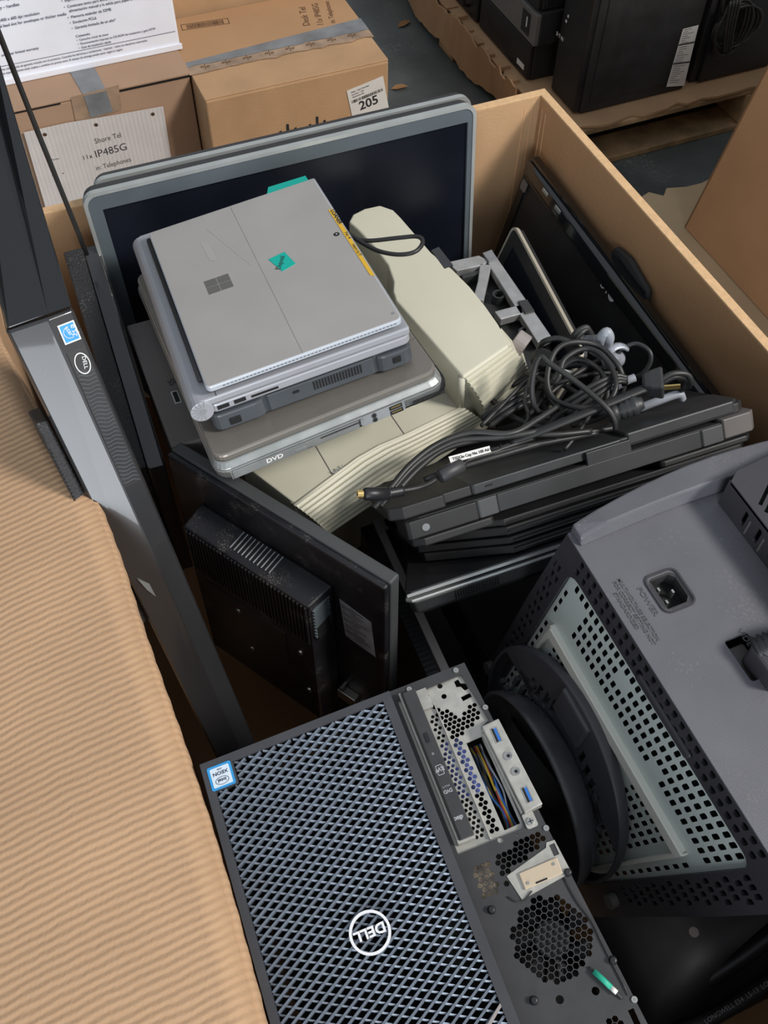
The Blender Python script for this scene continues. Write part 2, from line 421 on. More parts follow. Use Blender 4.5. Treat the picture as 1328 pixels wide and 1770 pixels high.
# duct tape over the front edge
tq = [lbp(143, 160), lbp(183, 152), lbp(195, 192), lbp(157, 203)]
part('duct_tape', MB().add([(tq[0][0] - .008, .10, LT + .0025), (tq[1][0] - .004, .10, LT + .0025), (tq[1][0], -.003, LT + .002), (tq[0][0], -.003, LT + .002),
     (tq[2][0], -.003, tq[2][2]), (tq[3][0], -.003, tq[3][2])], [(0, 1, 2, 3), (3, 2, 4, 5)]), TAPE, lb)
part('packing_tape', MB().add([lbp(122, 168), lbp(205, 147), lbp(210, 190), lbp(132, 215)], [(0, 1, 2, 3)]), CTAPE, lb)
# note
q = [pyy(*p, 1.884) for p in ((41, 229), (282, 184), (302, 274), (79, 360))]
q = [Vector((p.x, p.y - 1.89, p.z)) for p in q]
ex = (q[1] - q[0]).normalized(); NM = frame(q[0], ex, Vector((0, 0, 1)))
Ni = NM.inverted(); loc4 = [Ni @ p for p in q]
wN = loc4[1].x; hN = -loc4[3].y
holes = [circle(wN * f, -.013, .0045, 14) for f in (.135, .50, .915)]
nt_ = link('paper_note', plate([(0, 0), (wN * .3, .003), (wN * .6, .001), (wN, 0), (wN, loc4[2].y - .16), (0, -hN - .02)], holes, -.0006, .0006, NM), PAPER, lb)
NT = NM @ Matrix.Translation((0, 0, .0009))
for it in (('Shore Tel', wN * .465, -.054, .017, 4, .85, 'LEFT', -.004), ('11x', wN * .35, -.086, .015, 4, 1, 'LEFT', -.004), ('IP485G', wN * .445, -.086, .024, 4, .98, 'LEFT', -.004), ('in: Telephones', wN * .43, -.116, .016, 4, .82, 'LEFT', -.004), ('~~~', .03, -.075, .014), ('..  .', .03, -.108, .022)):
    part('handwriting', text_mesh([it], NT), INK, nt_)


wb = thing('printer_carton', 'white printed carton with Spanish text lines stacked on brown box', 'box', Matrix.Translation((0, 1.985, LT + .002)))
part('body', MB().box((.0, 0, 0), (.372, .36, .30)), WHITEB, wb, .004)
part('bottom_lip', MB().box((-.003, -.004, 0), (.375, .0, .012)), WHITEB, wb, .001)
WF = frame((0, -.0012, 0), (1, 0, 0), (0, 0, 1))
part('handle_hole', MB().prism(rrect(.045, .19, .122, .232, .014), -.0008, .0006).xform(WF), SLATE, wb)
R_ = .165
lines = [('Impresión dúplex automática para', R_ - .006, .190, .0088), ('imprimir en ambas caras del papel', R_ - .006, .181, .0088),
         ('•  Bandeja de papel ajustable con capacidad para 250 hojas - hasta tamaño oficio', R_ - .012, .166, .0076),
         ('Funciones Clave', R_ - .008, .152, .0115),
         ('•  Imprime documentos de alta calidad en resoluciones de hasta 2400 x 600 ppp', R_ - .010, .138, .0078),
         ('•  Conéctate tanto para enviar y papel de mayor grosor a través de la ranura de', R_ - .008, .126, .0078), ('    alimentación manual y la salida para papel en la parte posterior', R_ - .008, .117, .0078),
         ('•  Memoria estándar de 32MB', R_ - .006, .105, .0078), ('•  Emulación PCL6', R_ - .005, .094, .0078), ('•  Garantía limitada de un año*', R_ - .004, .083, .0078),
         ('Contenido:', R_, .066, .0072), ('•  Cartucho inicial de tóner', R_, .058, .0064), ('•  Documentación impresa en CD-ROM de instalación y guía HTTP', R_, .050, .0064), ('•  Guía de instalación rápida', R_, .042, .0064),
         ('/ 11g, Ethernet', .014, .178, .0088), ('duplex printing', .012, .162, .0088), ('paper tray – handles', .010, .147, .0088),
         ('up to 2400 x 600 dpi resolution', .012, .124, .0082), ('manual feed slot for envelopes or thicker media', .012, .113, .0082), ('one-year limited warranty', .015, .058, .0076),
         ('*Ver información de garantía incluida con el producto. Consulte los términos y condiciones · impreso · todos los derechos reservados', .004, .030, .0060),
         ('Las especificaciones están sujetas a cambios sin previo aviso. El tiempo de entrega puede variar según la región', .004, .022, .0060)]
part('printed_text', text_mesh([(a, b, c, d, 0, .92) for a, b, c, d in lines], WF), INKB, wb)
part('printed_rule', MB().box((.004, .0385, 0), (.366, .0392, .0003)).xform(WF), INKB, wb)

b2 = thing('cardboard_box', 'brown box with white 205 label and black bars on its front', 'box', Matrix.Translation((.366, 1.79, 0)))
T2 = .496
bk = pz(318, 33, T2).y - 1.79
BW = .402
part('body', MB().box((0, 0, 0), (BW, bk, T2)), CARD, b2, .004)
seam = bk * .40
part('top_flap', MB().box((0, .002, T2 - .001), (BW, seam - .004, T2 + .003)), CARD, b2, .0015)
part('top_flap', MB().box((-.002, seam + .003, T2 - .001), (BW + .003, bk, T2 + .004)), CARDB, b2, .0015)
tp = []
for k in range(25):
    u = -.004 + (BW + .008) * k / 24
    tp.append((u, seam - .034 + rr.uniform(-.004, .004)))
for k in range(24, -1, -1):
    u = -.004 + (BW + .008) * k / 24
    tp.append((u, seam + .004 + rr.uniform(-.002, .002)))
link('packing_tape', plate(tp, [], T2 + .0045, T2 + .0052), CTAPE, b2)
tp2 = []
for k in range(25): tp2.append((-.004 + (BW + .008) * k / 24, seam - .006 + .012 * k / 24 * 0 + rr.uniform(-.003, .003)))
for k in range(24, -1, -1): tp2.append((-.004 + (BW + .008) * k / 24, seam + .012 + .030 * k / 24))
link('duct_tape', plate(tp2, [], T2 + .0056, T2 + .0064), TAPE, b2)
part('tape_print', text_mesh([('%', .03 + .047 * k, seam - .026, .021, 30 + 5 * (k % 3), 1.3) for k in range(8)], Matrix.Translation((0, 0, T2 + .0056))), INKN, b2)
TF = Matrix.Translation((0, 0, T2 + .0046))
bc = MB()
def t2(px, py): p = pz(px, py, T2); return Vector((p.x - .366, p.y - 1.79, 0))
c0, c1, c2 = t2(316, 56), t2(398, 44), t2(316, 48)
BM = TF @ frame(c0, c1 - c0, c2 - c0); bw_ = (c1 - c0).length; bh_ = .022
bc.box((0, 0, 0), (bw_, .0012, .0003)).box((0, bh_, 0), (bw_, bh_ + .0012, .0003)).box((0, 0, 0), (.0012, bh_, .0003)).box((bw_ - .0012, 0, 0), (bw_, bh_, .0003))
x = .012
while x < bw_ - .012:
    d = rr.choice((.0012, .002, .003)); bc.box((x, .004, 0), (x + d, bh_ - .003, .0003)); x += d + rr.choice((.0012, .002))
part('printed_barcode', bc.xform(BM), INKN, b2)
p_ = t2(540, 38)
for it in (('Desk Tel', p_.x - .012, p_.y - .02, .022, 78), ('11x IP485G', p_.x + .016, p_.y - .03, .020, 78), ('in: Telephones', p_.x + .043, p_.y - .03, .016, 78)):
    part('handwriting', text_mesh([it], Matrix.Translation((0, 0, T2 + .0046))), INKN, b2)
def f2(px, py): p = pyy(px, py, 1.79); return Vector((p.x - .366, -.0012, p.z))
l0, l1, l2, l3 = f2(599, 157), f2(662, 131), f2(671, 205), f2(607, 220)
LM = frame(l0, l1 - l0, l0 - l3); lw = (l1 - l0).length; lh = (l0 - l3).length + .02
lab = part('shipping_label', MB().box((0, -lh, -.0006), (lw, 0, .0003)).xform(LM), LABW, b2)
LM2 = LM @ Matrix.Translation((0, 0, .0006))
bars = text_mesh([('205', lw * .5, -.056, .029, 0, 1.05, 'CENTER', .02), ('Pallet · Item Number', lw * .1, -.009, .005), ('Quantity 1  Box', lw * .1, -.015, .0045), ('Warehouse Bin', lw * .1, -.021, .0045)])
x = .006
while x < lw - .006:
    d = rr.choice((.0006, .001, .0016)); bars.box((x, -.033, 0), (x + d, -.026, .0002)); x += d + rr.choice((.0007, .0012, .002))
part('label_print', bars.xform(LM2), INK, lab)
bb = MB()
for px, py in ((472, 235), (485, 226), (497, 214), (511, 220), (524, 224), (536, 214), (548, 201), (561, 207), (573, 211)):
    p = f2(px, py); bb.prism(rrect(p.x - .0028, p.z - .062, p.x + .0028, p.z, .0025), .0011, .0004, 'y')
bb.v = [(a, -b, c) for a, b, c in bb.v]
part('printed_bars', bb, INK, b2)

b3 = thing('cardboard_box', 'plain brown box at top edge behind the box labelled 205', 'box', Matrix.Translation((.40, 1.79 + bk + .012, 0)))
part('body', MB().box((-.02, 0, 0), (.37, .35, .60)), CARD, b3, .004)
part('top_flap', MB().box((-.02, 0, .60), (.37, .17, .604)), CARD, b3, .001)
part('top_flap', MB().box((-.02, .175, .60), (.37, .35, .604)), CARD, b3, .001)

# ------------------------------------------------------------------ pallet with backup power units
PX0, PY0 = 1.285, 1.885
p2 = thing('pallet', 'worn wooden pallet carrying the black power units at upper right', 'pallet', Matrix.Translation((PX0, PY0, 0)))
for k in range(6):
    y0 = k * .235
    part('deck_board', MB().box((-.0, y0, .108), (1.3, y0 + (.11 if k == 0 else .16), .126)), WOOD, p2, .004)
for x0 in (0.02, .60, 1.22):
    part('stringer', MB().box((x0, .0, .020), (x0 + .05, 1.33, .107)), WOOD, p2, .004)
for y0 in (0, .62, 1.2):
    part('bottom_board', MB().box((.0, y0, 0), (1.3, y0 + .10, .019)), WOOD, p2, .003)
tor = [(0, 0.006)]
x = .0
while x < 1.3:
    tor.append((x, rr.uniform(-.008, .010))); x += rr.uniform(.02, .05)
tor += [(1.3, 0), (1.3, 1.35)]
y = 1.35
while y > .02:
    tor.append((rr.uniform(-.010, .012), y)); y -= rr.uniform(.02, .06)
s2 = link('cardboard_sheet', plate(tor, [], .128, .1345), CARD); s2.location = (PX0, PY0, 0)
tag(s2, 'brown cardboard sheet spread over the pallet under the power units', 'cardboard sheet')
# torn skirt hanging down the pallet's left side
sk = MB(); top = []; bot = []
for k in range(60):
    y = .20 + k * .022
    top.append((-.016 + rr.uniform(-.006, .004), y, .142 + rr.uniform(-.006, .016))); bot.append((-.008 + .012 * math.sin(k * .2), y, .028 + rr.uniform(-.006, .006) + .012 * math.sin(k * .35)))
sk.loft([[a, b, (b[0] + .005, b[1], b[2]), (a[0] + .005, a[1], a[2])] for a, b in zip(top, bot)])
for k in range(18):
    y = .25 + k * .07; sk.box((-.006, y, .130), (.014 + rr.uniform(0, .02), y + rr.uniform(.02, .05), .138 + rr.uniform(0, .010)))
s3 = part('cardboard_skirt', sk, CARDB, None); s3.location = (PX0, PY0, 0)
tag(s3, 'torn cardboard skirt hanging down the left side of the power unit pallet', 'cardboard')

UZ = .1355
u = thing('power_unit', 'black rack power unit lowest in the stack with small white sticker', 'power unit', Matrix.Translation((1.324, 2.13, UZ)))
part('case', MB().box((.012, .0, 0), (.46, .62, .105)), BLKM, u, .004)
part('front_panel', MB().box((0, .0, .004), (.012, .30, .102)).box((0, .32, .004), (.012, .62, .102)), BLK, u, .004)
part('vent', MB().box((-.001, .31, .02), (.012, .318, .09)), HOLE, u)
part('sticker', MB().box((-.0012, .022, .022), (0, .062, .036)), LABW, u)
part('handle', MB().tube([(0, .37, .03), (-.016, .37, .035), (-.018, .37, .06), (-.016, .37, .085), (0, .37, .09)], .005), BLK, u)
u2 = thing('power_unit', 'rack power unit with grey metal front in the middle of the stack', 'power unit', Matrix.Translation((1.318, 2.11, UZ + .107)))
part('case', MB().box((.014, 0, 0), (.46, .62, .088)), BLKM, u2, .004)
part('front_panel', MB().box((0, 0, .003), (.014, .60, .084)), UPSG, u2, .002)
part('indicator', MB().box((-.0012, .045, .034), (0, .050, .060)), WHITET, u2)
part('badge_panel', MB().box((-.0008, .03, .015), (0, .075, .072)), LATG2, u2)
u3 = thing('power_unit', 'black rack power unit with round holes topmost in the stack', 'power unit', Matrix.Translation((1.322, 2.12, UZ + .197)))
part('case', MB().box((.012, 0, 0), (.46, .6, .13)), BLKM, u3, .004)
part('front_panel', MB().box((0, 0, .003), (.012, .6, .127)), BLK, u3, .003)
vm = MB()
for k in range(12):
    for j in range(4): vm.cyl((-.001, .04 + k * .045, .025 + j * .025), (.003, .04 + k * .045, .025 + j * .025), .0055, 10)
part('vent', vm, HOLE, u3)
part('ridge', MB().box((.02, -.006, .01), (.10, .0, .12)).box((.13, -.006, .01), (.20, 0, .12)), BLK, u3, .002)

t = thing('power_tower', 'black upright power tower with long white label on its side', 'power unit', Matrix.Translation((1.372, 1.94, UZ)))
part('case', MB().box((.012, 0, 0), (.332, .128, .43)), BLKM, t, .006)
part('front_panel', MB().box((-.006, .004, .004), (.014, .132, .43)), BLK, t, .006)
part('side_ridge', MB().box((.035, -.003, .03), (.315, 0, .40)), BLKM, t, .002)
vv = MB()
for k in range(7): vv.box((.215, -.0045, .30 + k * .013), (.295, -.002, .305 + k * .013))
part('vent', vv, HOLE, t)
def tl(px, py): p = pyy(px, py, 1.936); return Vector((p.x - 1.372, -.0042, p.z - UZ))
a, b, c, d = tl(1181, 50), tl(1208, 43), tl(1183, 148), tl(1152, 150)
la = part('label', MB().add([a, b, c, d], [(0, 1, 2, 3)]), LABW, t)
ln = MB()
for k in range(26):
    f = .03 + k * .036
    s = a.lerp(d, f); e = b.lerp(c, f); L_ = rr.uniform(.35, .85)
    th = .0012 if k not in (7, 16) else .004
    if k in (7, 16): L_ = .98
    s2_ = s.lerp(e, .08 if L_ < .9 else .01); e2_ = s.lerp(e, L_)
    o = Vector((0, -.0006, 0)); ln.add([s2_ + o, e2_ + o, e2_ + o + Vector((0, 0, th)), s2_ + o + Vector((0, 0, th))], [(0, 1, 2, 3)])
part('label_print', ln, INK, la)
lo = pxx(968, 66, 1.366)
part('emblem', text_mesh([('E·T·N', 0, 0, .014, 0, 1.1, 'CENTER', .02)], frame((-.0068, lo.y - 1.94, lo.z - UZ), (0, -1, 0), (0, 0, 1))), WHITET, t)
part('indicator', MB().box((-.0072, lo.y - 1.94 - .02, lo.z - UZ + .05), (-.006, lo.y - 1.94 - .014, lo.z - UZ + .056)).box((-.0072, lo.y - 1.94 - .025, lo.z - UZ + .065), (-.006, lo.y - 1.94 - .02, lo.z - UZ + .071)), WHITET, t)
t = thing('power_tower', 'black upright power tower behind the coiled cord at far right', 'power unit', Matrix.Translation((1.735, 1.945, UZ)))
part('case', MB().box((0, .012, 0), (.42, .16, .42)), BLKM, t, .006)
part('side_panel', MB().box((.02, 0, .004), (.40, .012, .416)), BLK, t, .004)
part('screw', MB().cyl((.05, -.002, .32), (.05, 0, .32), .004, 10).cyl((.045, -.002, .35), (.045, 0, .35), .004, 10), CHROME, t)
cb = MB()
for k in range(7):
    cx_ = .055 + k * .004; pts = []
    for j in range(15):
        a_ = -math.pi / 2 + 2 * math.pi * j / 14
        pts.append((cx_ + (.040 + .006 * k) * math.cos(a_), -.018 - .003 * (k % 3), .16 + (.085 - .006 * k) * math.sin(a_)))
    cb.tube(catmull(pts, 3), .0042, 6)
cb.tube(catmull([(.02, -.016, .2), (.0, -.016, .27), (.03, -.012, .34), (.06, -.012, .40)], 6), .006, 6)
for k in range(4): cb.tube(catmull([(.02 + .01 * k, -.03, .24), (.03 + .008 * k, -.034, .16), (.05 + .006 * k, -.032, .10)], 5), .004, 6)
oc = part('power_cable', cb, CABLE, None); oc.location = (1.735, 1.945, UZ)
tag(oc, 'coiled black power cord hanging beside the labelled power tower', 'cord')
for (px, py, r_) in ((698, 42, 20), (690, 152, -10)):
    p = pz(px, py, .003)
    m = MB(); m.add([(-.026, 0, 0), (-.01, -.012, .004), (.014, -.010, .006), (.028, 0, .002), (.012, .010, .006), (-.008, .011, .005), (0, 0, .001)], [(0, 1, 6), (1, 2, 6), (2, 3, 6), (3, 4, 6), (4, 5, 6), (5, 0, 6)])
    o = part('leaf', m, LEAF, None); o.location = p; o.rotation_euler.z = math.radians(r_)
    tag(o, 'dry brown leaf on the grey floor nearer the frame top' if py < 100 else 'dry brown leaf on the grey floor beside the 205 box corner', 'leaf')
# ------------------------------------------------------------------ workstation
RW = [[0.991, 0.0389, -0.1284], [-0.0449, 0.998, -0.044], [0.1264, 0.0493, 0.9907]]
ws = thing('workstation', 'black mesh-fronted workstation with round silver logo lying front up in foreground', 'computer', pose(RW, (-0.0244, 0.319, 0.8463)))
BH = .425
inner = [(.0265, -.0075), (.1600, -.0065), (.1600, -.417), (.007, -.417), (.007, -.0265), (.0265, -.0265)]
bz = link('bezel', plate([(0, 0), (.168, 0), (.168, -BH), (0, -BH)], [inner], -.012, 0), BEZ, ws, .0012)
part('bezel_skirt', MB().box((.0005, -BH, -.034), (.0025, -.0005, -.011)).box((.1655, -BH, -.030), (.1675, -.0005, -.011)).box((.0005, -.0025, -.034), (.1675, -.0005, -.011)), BEZ, bz)
gm = MB()
def bar(p, q, wd, z0, zl, zr):
    """rib of a grille between plan points p and q; zl / zr = top height of its two long edges"""
    d = Vector((q[0] - p[0], q[1] - p[1])).normalized(); n = Vector((-d.y, d.x)) * (wd / 2)
    gm.hexa([(p[0] - n.x, p[1] - n.y, z0), (q[0] - n.x, q[1] - n.y, z0), (q[0] + n.x, q[1] + n.y, z0), (p[0] + n.x, p[1] + n.y, z0)],
            [(p[0] - n.x, p[1] - n.y, zr), (q[0] - n.x, q[1] - n.y, zr), (q[0] + n.x, q[1] + n.y, zl), (p[0] + n.x, p[1] + n.y, zl)])
PX_, PY_ = .0129, .0072
sl = PY_ / PX_
clip_poly = [(.0268, -.0078), (.1598, -.0068), (.1598, -.416), (.0072, -.416), (.0072, -.0268), (.0268, -.0268)]
k = -2
while True:                                    # rising bars: y = sl*x - k*PY
    y0 = -k * PY_
    if y0 < -BH - .13: break
    for p, q in clip_seg((0, y0), (.168, y0 + sl * .168), clip_poly): bar(p, q, .0018, -.0075, -.0015, -.0015)
    k += 1
k = -16
while k < 60:                                  # falling bars
    y0 = -k * PY_
    for p, q in clip_seg((0, y0), (.168, y0 - sl * .168), clip_poly): bar(p, q, .0014, -.0075, -.0018, -.0030)
    k += 1
part('grille', gm, GRIL, bz)
# perforated steel behind the grille
sq = []
for i in range(22):
    for j in range(56):
        x0 = .006 + i * .0071; y0 = -.012 - j * .0071
        sq.append(rect(x0 - .0026, y0 - .0026, x0 + .0026, y0 + .0026))
link('inner_screen', plate(rect(.003, -.42, .163, -.004), sq, -.0235, -.0225), CHAS, bz)
lg = link('logo', plate(circle(.0886, -.1708, .0158, 48), [circle(.0886, -.1708, .0138, 48)], -.0014, .0012), WHITET, bz)
part('lettering', text_mesh([('DELL', .0886, -.1672, .0102, 180, 1.08, 'CENTER', .03)], Matrix.Translation((0, 0, .0004)), .0006), WHITET, lg)
st = link('sticker', plate(rrect(.0045, -.0258, .0248, -.0058, .0015), [], .0000, .0006), STKB, bz)
link('sticker_panel', plate(rrect(.0066, -.0240, .0228, -.0078, .001), [], .0006, .0008), STKL, st)
link('sticker_ring', plate([(.0146 + .0058 * math.cos(a * .2618), -.0196 + .0034 * math.sin(a * .2618)) for a in range(24)], [[(.0146 + .0053 * math.cos(a * .2618), -.0196 + .0030 * math.sin(a * .2618)) for a in range(24)]], .0008, .0009), INKB, st)
part('sticker_print', text_mesh([('intel', .0146, -.0180, .0042, 180, 1, 'CENTER', .02), ('XEON', .0146, -.0118, .0040, 180, 1.15, 'CENTER', .02), ('inside', .0146, -.0094, .0018, 180, 1, 'CENTER')], Matrix.Translation((0, 0, .0009))), INKB, st)
part('trim_strip', MB().hexa([(.146, -.2573, -.004), (.1600, -.2480, -.004), (.1600, -.2505, -.004), (.146, -.2600, -.004)], [(.146, -.2573, .0006), (.1600, -.2480, .0006), (.1600, -.2505, .0006), (.146, -.2600, .0006)]), TAUPEDGE, bz)

# chassis
out = [(.006, -.004), (.150, .006), (.2395, .006), (.2444, -.098), (.2490, -.195), (.2545, -.296), (.2600, -.42), (.006, -.42)]
ins = [(.009, -.007), (.150, .003), (.2365, .003), (.2414, -.098), (.2460, -.195), (.2515, -.296), (.2570, -.417), (.009, -.417)]
ch = link('chassis', plate(out, [ins], -.42, -.026), CHAS, ws, .0008)
cut_up = [(.172, -.0055), (.231, -.0045), (.2375, -.050), (.229, -.0535), (.229, -.137), (.226, -.1405), (.172, -.1405)]
fan_c = (.2142, -.2215)
fanpoly = circle(*fan_c, .0318, 40)
hA = [(.196, -.148), (.2425, -.146), (.243, -.158), (.206, -.1685), (.2045, -.176), (.196, -.178)]
hB = [(.1765, -.150), (.1945, -.150), (.1945, -.180), (.1765, -.180)]
tanwin = [(.2005, -.1690), (.2375, -.1610), (.2395, -.1575), (.2462, -.1580), (.2478, -.1845), (.2045, -.1890)]
Ho = hexgrid(fanpoly, .0050, .00255) + hexgrid(hA, .0047, .0024, [tanwin]) + hexgrid(hB, .0047, .0024) + [circle(.2017, -.2606, .0030), circle(.2283, -.2646, .0029), circle(.2071, -.1425, .0024), circle(.2205, -.1435, .0010)]
Ho += hexgrid(circle(.2290, -.292, .010, 20), .0047, .0024) + [rect(.2440, -.296, .2485, -.284)]
link('front_panel', plate([(.163, .0045), (.238, .0045), (.2429, -.098), (.2475, -.195), (.253, -.296), (.2585, -.4185), (.163, -.4185)], [cut_up] + Ho, -.017, -.015), CHAS, ch)
link('vent_backing', plate(rrect(.175, -.182, .196, -.149, .002), [], -.026, -.025), TAN, ch)
# galvanised upper plate
cable_win = [(.2125, -.0605), (.2265, -.0600), (.2270, -.136), (.2132, -.1365)]
upol = [(.165, .0025), (.2365, .0025), (.2420, -.098), (.2438, -.145), (.165, -.145)]
hx1 = [(.193, -.006), (.1995, -.006), (.2015, -.022), (.213, -.029), (.2145, -.0355), (.2325, -.026), (.2365, -.044), (.212, -.0545), (.2105, -.137), (.2012, -.137), (.2005, -.05)]
hx2 = [(.1915, -.024), (.1990, -.024), (.1992, -.137), (.1885, -.137), (.1895, -.03)]
hh = hexgrid(hx1, .0043, .0021, [cable_win]) + hexgrid(hx2, .0043, .0017)
hh += [circle(.2108, -.0062, .0023), circle(.2106, -.0160, .0023), [(.2235, -.007), (.2275, -.0062), (.2282, -.0105), (.2320, -.012), (.2326, -.0175), (.2290, -.018), (.2270, -.0135), (.2235, -.0125)],
       [(.2235, -.022), (.2290, -.0215), (.2300, -.0175 - .004), (.2322, -.0215), (.2325, -.0252), (.2240, -.0262)]]
link('inner_plate', plate(upol, [cable_win] + hh, -.0195, -.0182), GALV, ch)
part('rib', MB().box((.1996, -.139, -.0182), (.2008, -.020, -.0150)).box((.1885, -.022, -.018), (.1985, -.004, -.0135)).box((.172, -.145, -.0185), (.236, -.1395, -.0168)), GALV, ch, .0004)
part('blue_panel', MB().box((.190, -.100, -.030), (.2105, -.052, -.026)), BLUEF, ch)
part('inner_backing', MB().box((.012, -.41, -.072), (.235, -.008, -.066)), HOLE, ch)
# optical drive
od = part('optical_drive', MB().box((.1763, -.1322, -.060), (.1893, -.0035, -.0075)), CHAS, ch, .0006)
part('drive_lip', MB().box((.1745, -.134, -.0175), (.1765, -.002, -.0095)).box((.1745, -.1345, -.0175), (.1895, -.1322, -.0100)), GALV, od, .0003)
part('drive_edge', MB().box((.1763, -.1322, -.0076), (.1782, -.0035, -.0071)), HOLE, od)
part('eject_button', MB().prism(rrect(.1815, -.0515, .1848, -.0430, .0008), -.0075, -.0066), BLK, od, .0003)
part('drive_print', text_mesh([('RW', .1866, -.0735, .0052, 180, .9, 'CENTER', .03), ('DVD', .1862, -.0925, .0040, 180, .9, 'CENTER', .03), ('MULTI', .1862, -.0890, .0022, 180, 1, 'CENTER'), ('disc', .1862, -.1150, .0048, 180, 1, 'CENTER', .04), ('¤', .1862, -.060, .004, 180, 1, 'CENTER')], Matrix.Translation((-.0035, 0, -.0073))), GREYT, od)
link('print_frame', plate(rrect(.1803, -.0800, .1858, -.0715, .001), [rrect(.1808, -.0795, .1853, -.0720, .0008)], -.0074, -.0072), GREYT, od)
# USB bracket
ub = [(.2285, -.0555), (.2440, -.0545), (.2482, -.1310), (.2325, -.1325)]
usb = part('port_bracket', MB().prism(ub, -.0180, -.0060), GALV, ch, .0008)
part('bracket_flange', MB().prism([(.2268, -.060), (.2288, -.060), (.2320, -.130), (.2300, -.131)], -.03, -.012), GALV, usb, .0004)
for (cx_, cy_) in ((.2368, -.0668), (.2400, -.1200)):
    r0 = link('usb_port', plate(rrect(cx_ - .0029, cy_ - .0066, cx_ + .0029, cy_ + .0066, .0004), [rect(cx_ - .0023, cy_ - .0060, cx_ + .0023, cy_ + .0060)], -.0062, -.0054), CHROME, usb)
    part('tongue', MB().box((cx_ - .0002, cy_ - .0056, -.0062), (cx_ + .0018, cy_ + .0056, -.0057)), BLUEU, r0)
    part('socket', MB().box((cx_ - .0023, cy_ - .006, -.0061), (cx_ - .0004, cy_ + .006, -.0058)), HOLE, r0)
for (cx_, cy_) in ((.2387, -.0862), (.2393, -.1000)):
    j = link('audio_jack', plate(circle(cx_, cy_, .0036, 20), [circle(cx_, cy_, .0026, 20)], -.0062, -.0048), CHROME, usb)
    link('jack_ring', plate(circle(cx_, cy_, .0025, 20), [circle(cx_, cy_, .0014, 16)], -.0062, -.0052), TAPE, j)
    link('jack_hole', plate(circle(cx_, cy_, .0014, 12), [], -.0061, -.0058), HOLE, j)
def screw(name, x, y, z, r, m, par, cross=True):
    o = part(name, MB().cyl((x, y, z - .002), (x, y, z), r, 18, r * .85), m, par)
    if cross: part('slot', MB().box((x - r * .6, y - r * .12, z), (x + r * .6, y + r * .12, z + .0002)).box((x - r * .12, y - r * .6, z), (x + r * .12, y + r * .6, z + .0002)), INK, o)
    else: part('dimple', MB().cyl((x, y, z), (x, y, z + .0002), r * .4, 12), TAPE, o)
    return o
link('screw_tab', plate(rrect(.2300, -.1435, .2395, -.1310, .002), [], -.0145, -.0135), GALV, usb)
screw('screw', .2346, -.1385, -.0118, .0034, CHROME, usb)
for (x, y) in ((.1850, -.0002), (.2285, .0004), (.2388, -.0394), (.2440, -.1475), (.2515, -.2794)): screw('rivet', x, y, -.0136, .0026, CHROME, ch, False)
for (x, y) in ((.2452, -.1835), (.1800, -.1872), (.2490, -.2509), (.1840, -.2545)): part('bumper', MB().cyl((x, y, -.016), (x, y, -.011), .0036, 16, .0024), BLK, ch, .0008)
link('window_plate', plate(tanwin, [rect(.2405, -.1690, .2450, -.1600)] , -.0152, -.0142), GALV, ch)
tn = part('tan_cover', MB().prism([(.2095, -.1835), (.2412, -.1830), (.2420, -.1705), (.2098, -.1708)], -.0142, -.0118), TAN, ch, .0006)
screw('rivet', .2135, -.1800, -.0110, .0014, CHROME, tn, False); screw('rivet', .2375, -.1745, -.0110, .0014, CHROME, tn, False)
part('slot', MB().box((.219, -.1828, -.0118), (.2285, -.1815, -.0115)), HOLE, tn)
# fan
fn = part('fan', MB().cyl((*fan_c, -.034), (*fan_c, -.0185), .0135, 32), LATG2, ch, .001)
bl = MB()
for k in range(7):
    a = 2 * math.pi * k / 7; c, s = math.cos(a), math.sin(a); c2, s2_ = math.cos(a + .55), math.sin(a + .55)
    bl.add([(fan_c[0] + .013 * c, fan_c[1] + .013 * s, -.022), (fan_c[0] + .030 * c, fan_c[1] + .030 * s, -.022), (fan_c[0] + .030 * c2, fan_c[1] + .030 * s2_, -.033), (fan_c[0] + .013 * c2, fan_c[1] + .013 * s2_, -.033),
            (fan_c[0] + .013 * c, fan_c[1] + .013 * s, -.0235), (fan_c[0] + .030 * c, fan_c[1] + .030 * s, -.0235), (fan_c[0] + .030 * c2, fan_c[1] + .030 * s2_, -.0345), (fan_c[0] + .013 * c2, fan_c[1] + .013 * s2_, -.0345)], [(0, 1, 2, 3), (7, 6, 5, 4), (0, 4, 5, 1), (1, 5, 6, 2), (2, 6, 7, 3), (3, 7, 4, 0)])
part('blades', bl, BLK, fn)
# wires
gw = part('wire', MB().tube(catmull([(.2305, -.249, -.014), (.2330, -.2535, -.0125), (.2365, -.260, -.012), (.2400, -.2685, -.012), (.2440, -.276, -.0135)], 5), .0011, 6), CABLE, ch)
part('green_sleeve', MB().tube([(.2325, -.2525, -.0122), (.2365, -.2605, -.0118), (.2392, -.2665, -.0118)], .0022, 8), GREENW, gw)
part('plug', MB().tube([(.2392, -.2665, -.0118), (.2415, -.271, -.012)], .0019, 8), LABW, gw)
part('thin_wire', MB().tube(catmull([(.195, -.183, -.014), (.200, -.1885, -.0135), (.206, -.1895, -.0135), (.214, -.186, -.0128)], 5), .0006, 6).tube(catmull([(.2405, -.186, -.0142), (.2425, -.205, -.0138), (.2465, -.222, -.0138), (.2470, -.240, -.0138), (.2490, -.2755, -.0138)], 5), .0007, 6), CABLE, ch)
cols = [CABLE, YELW, BLUEU, CABLE, REDW, GREYT, YELW, CABLE, BLUEU, CABLEG]
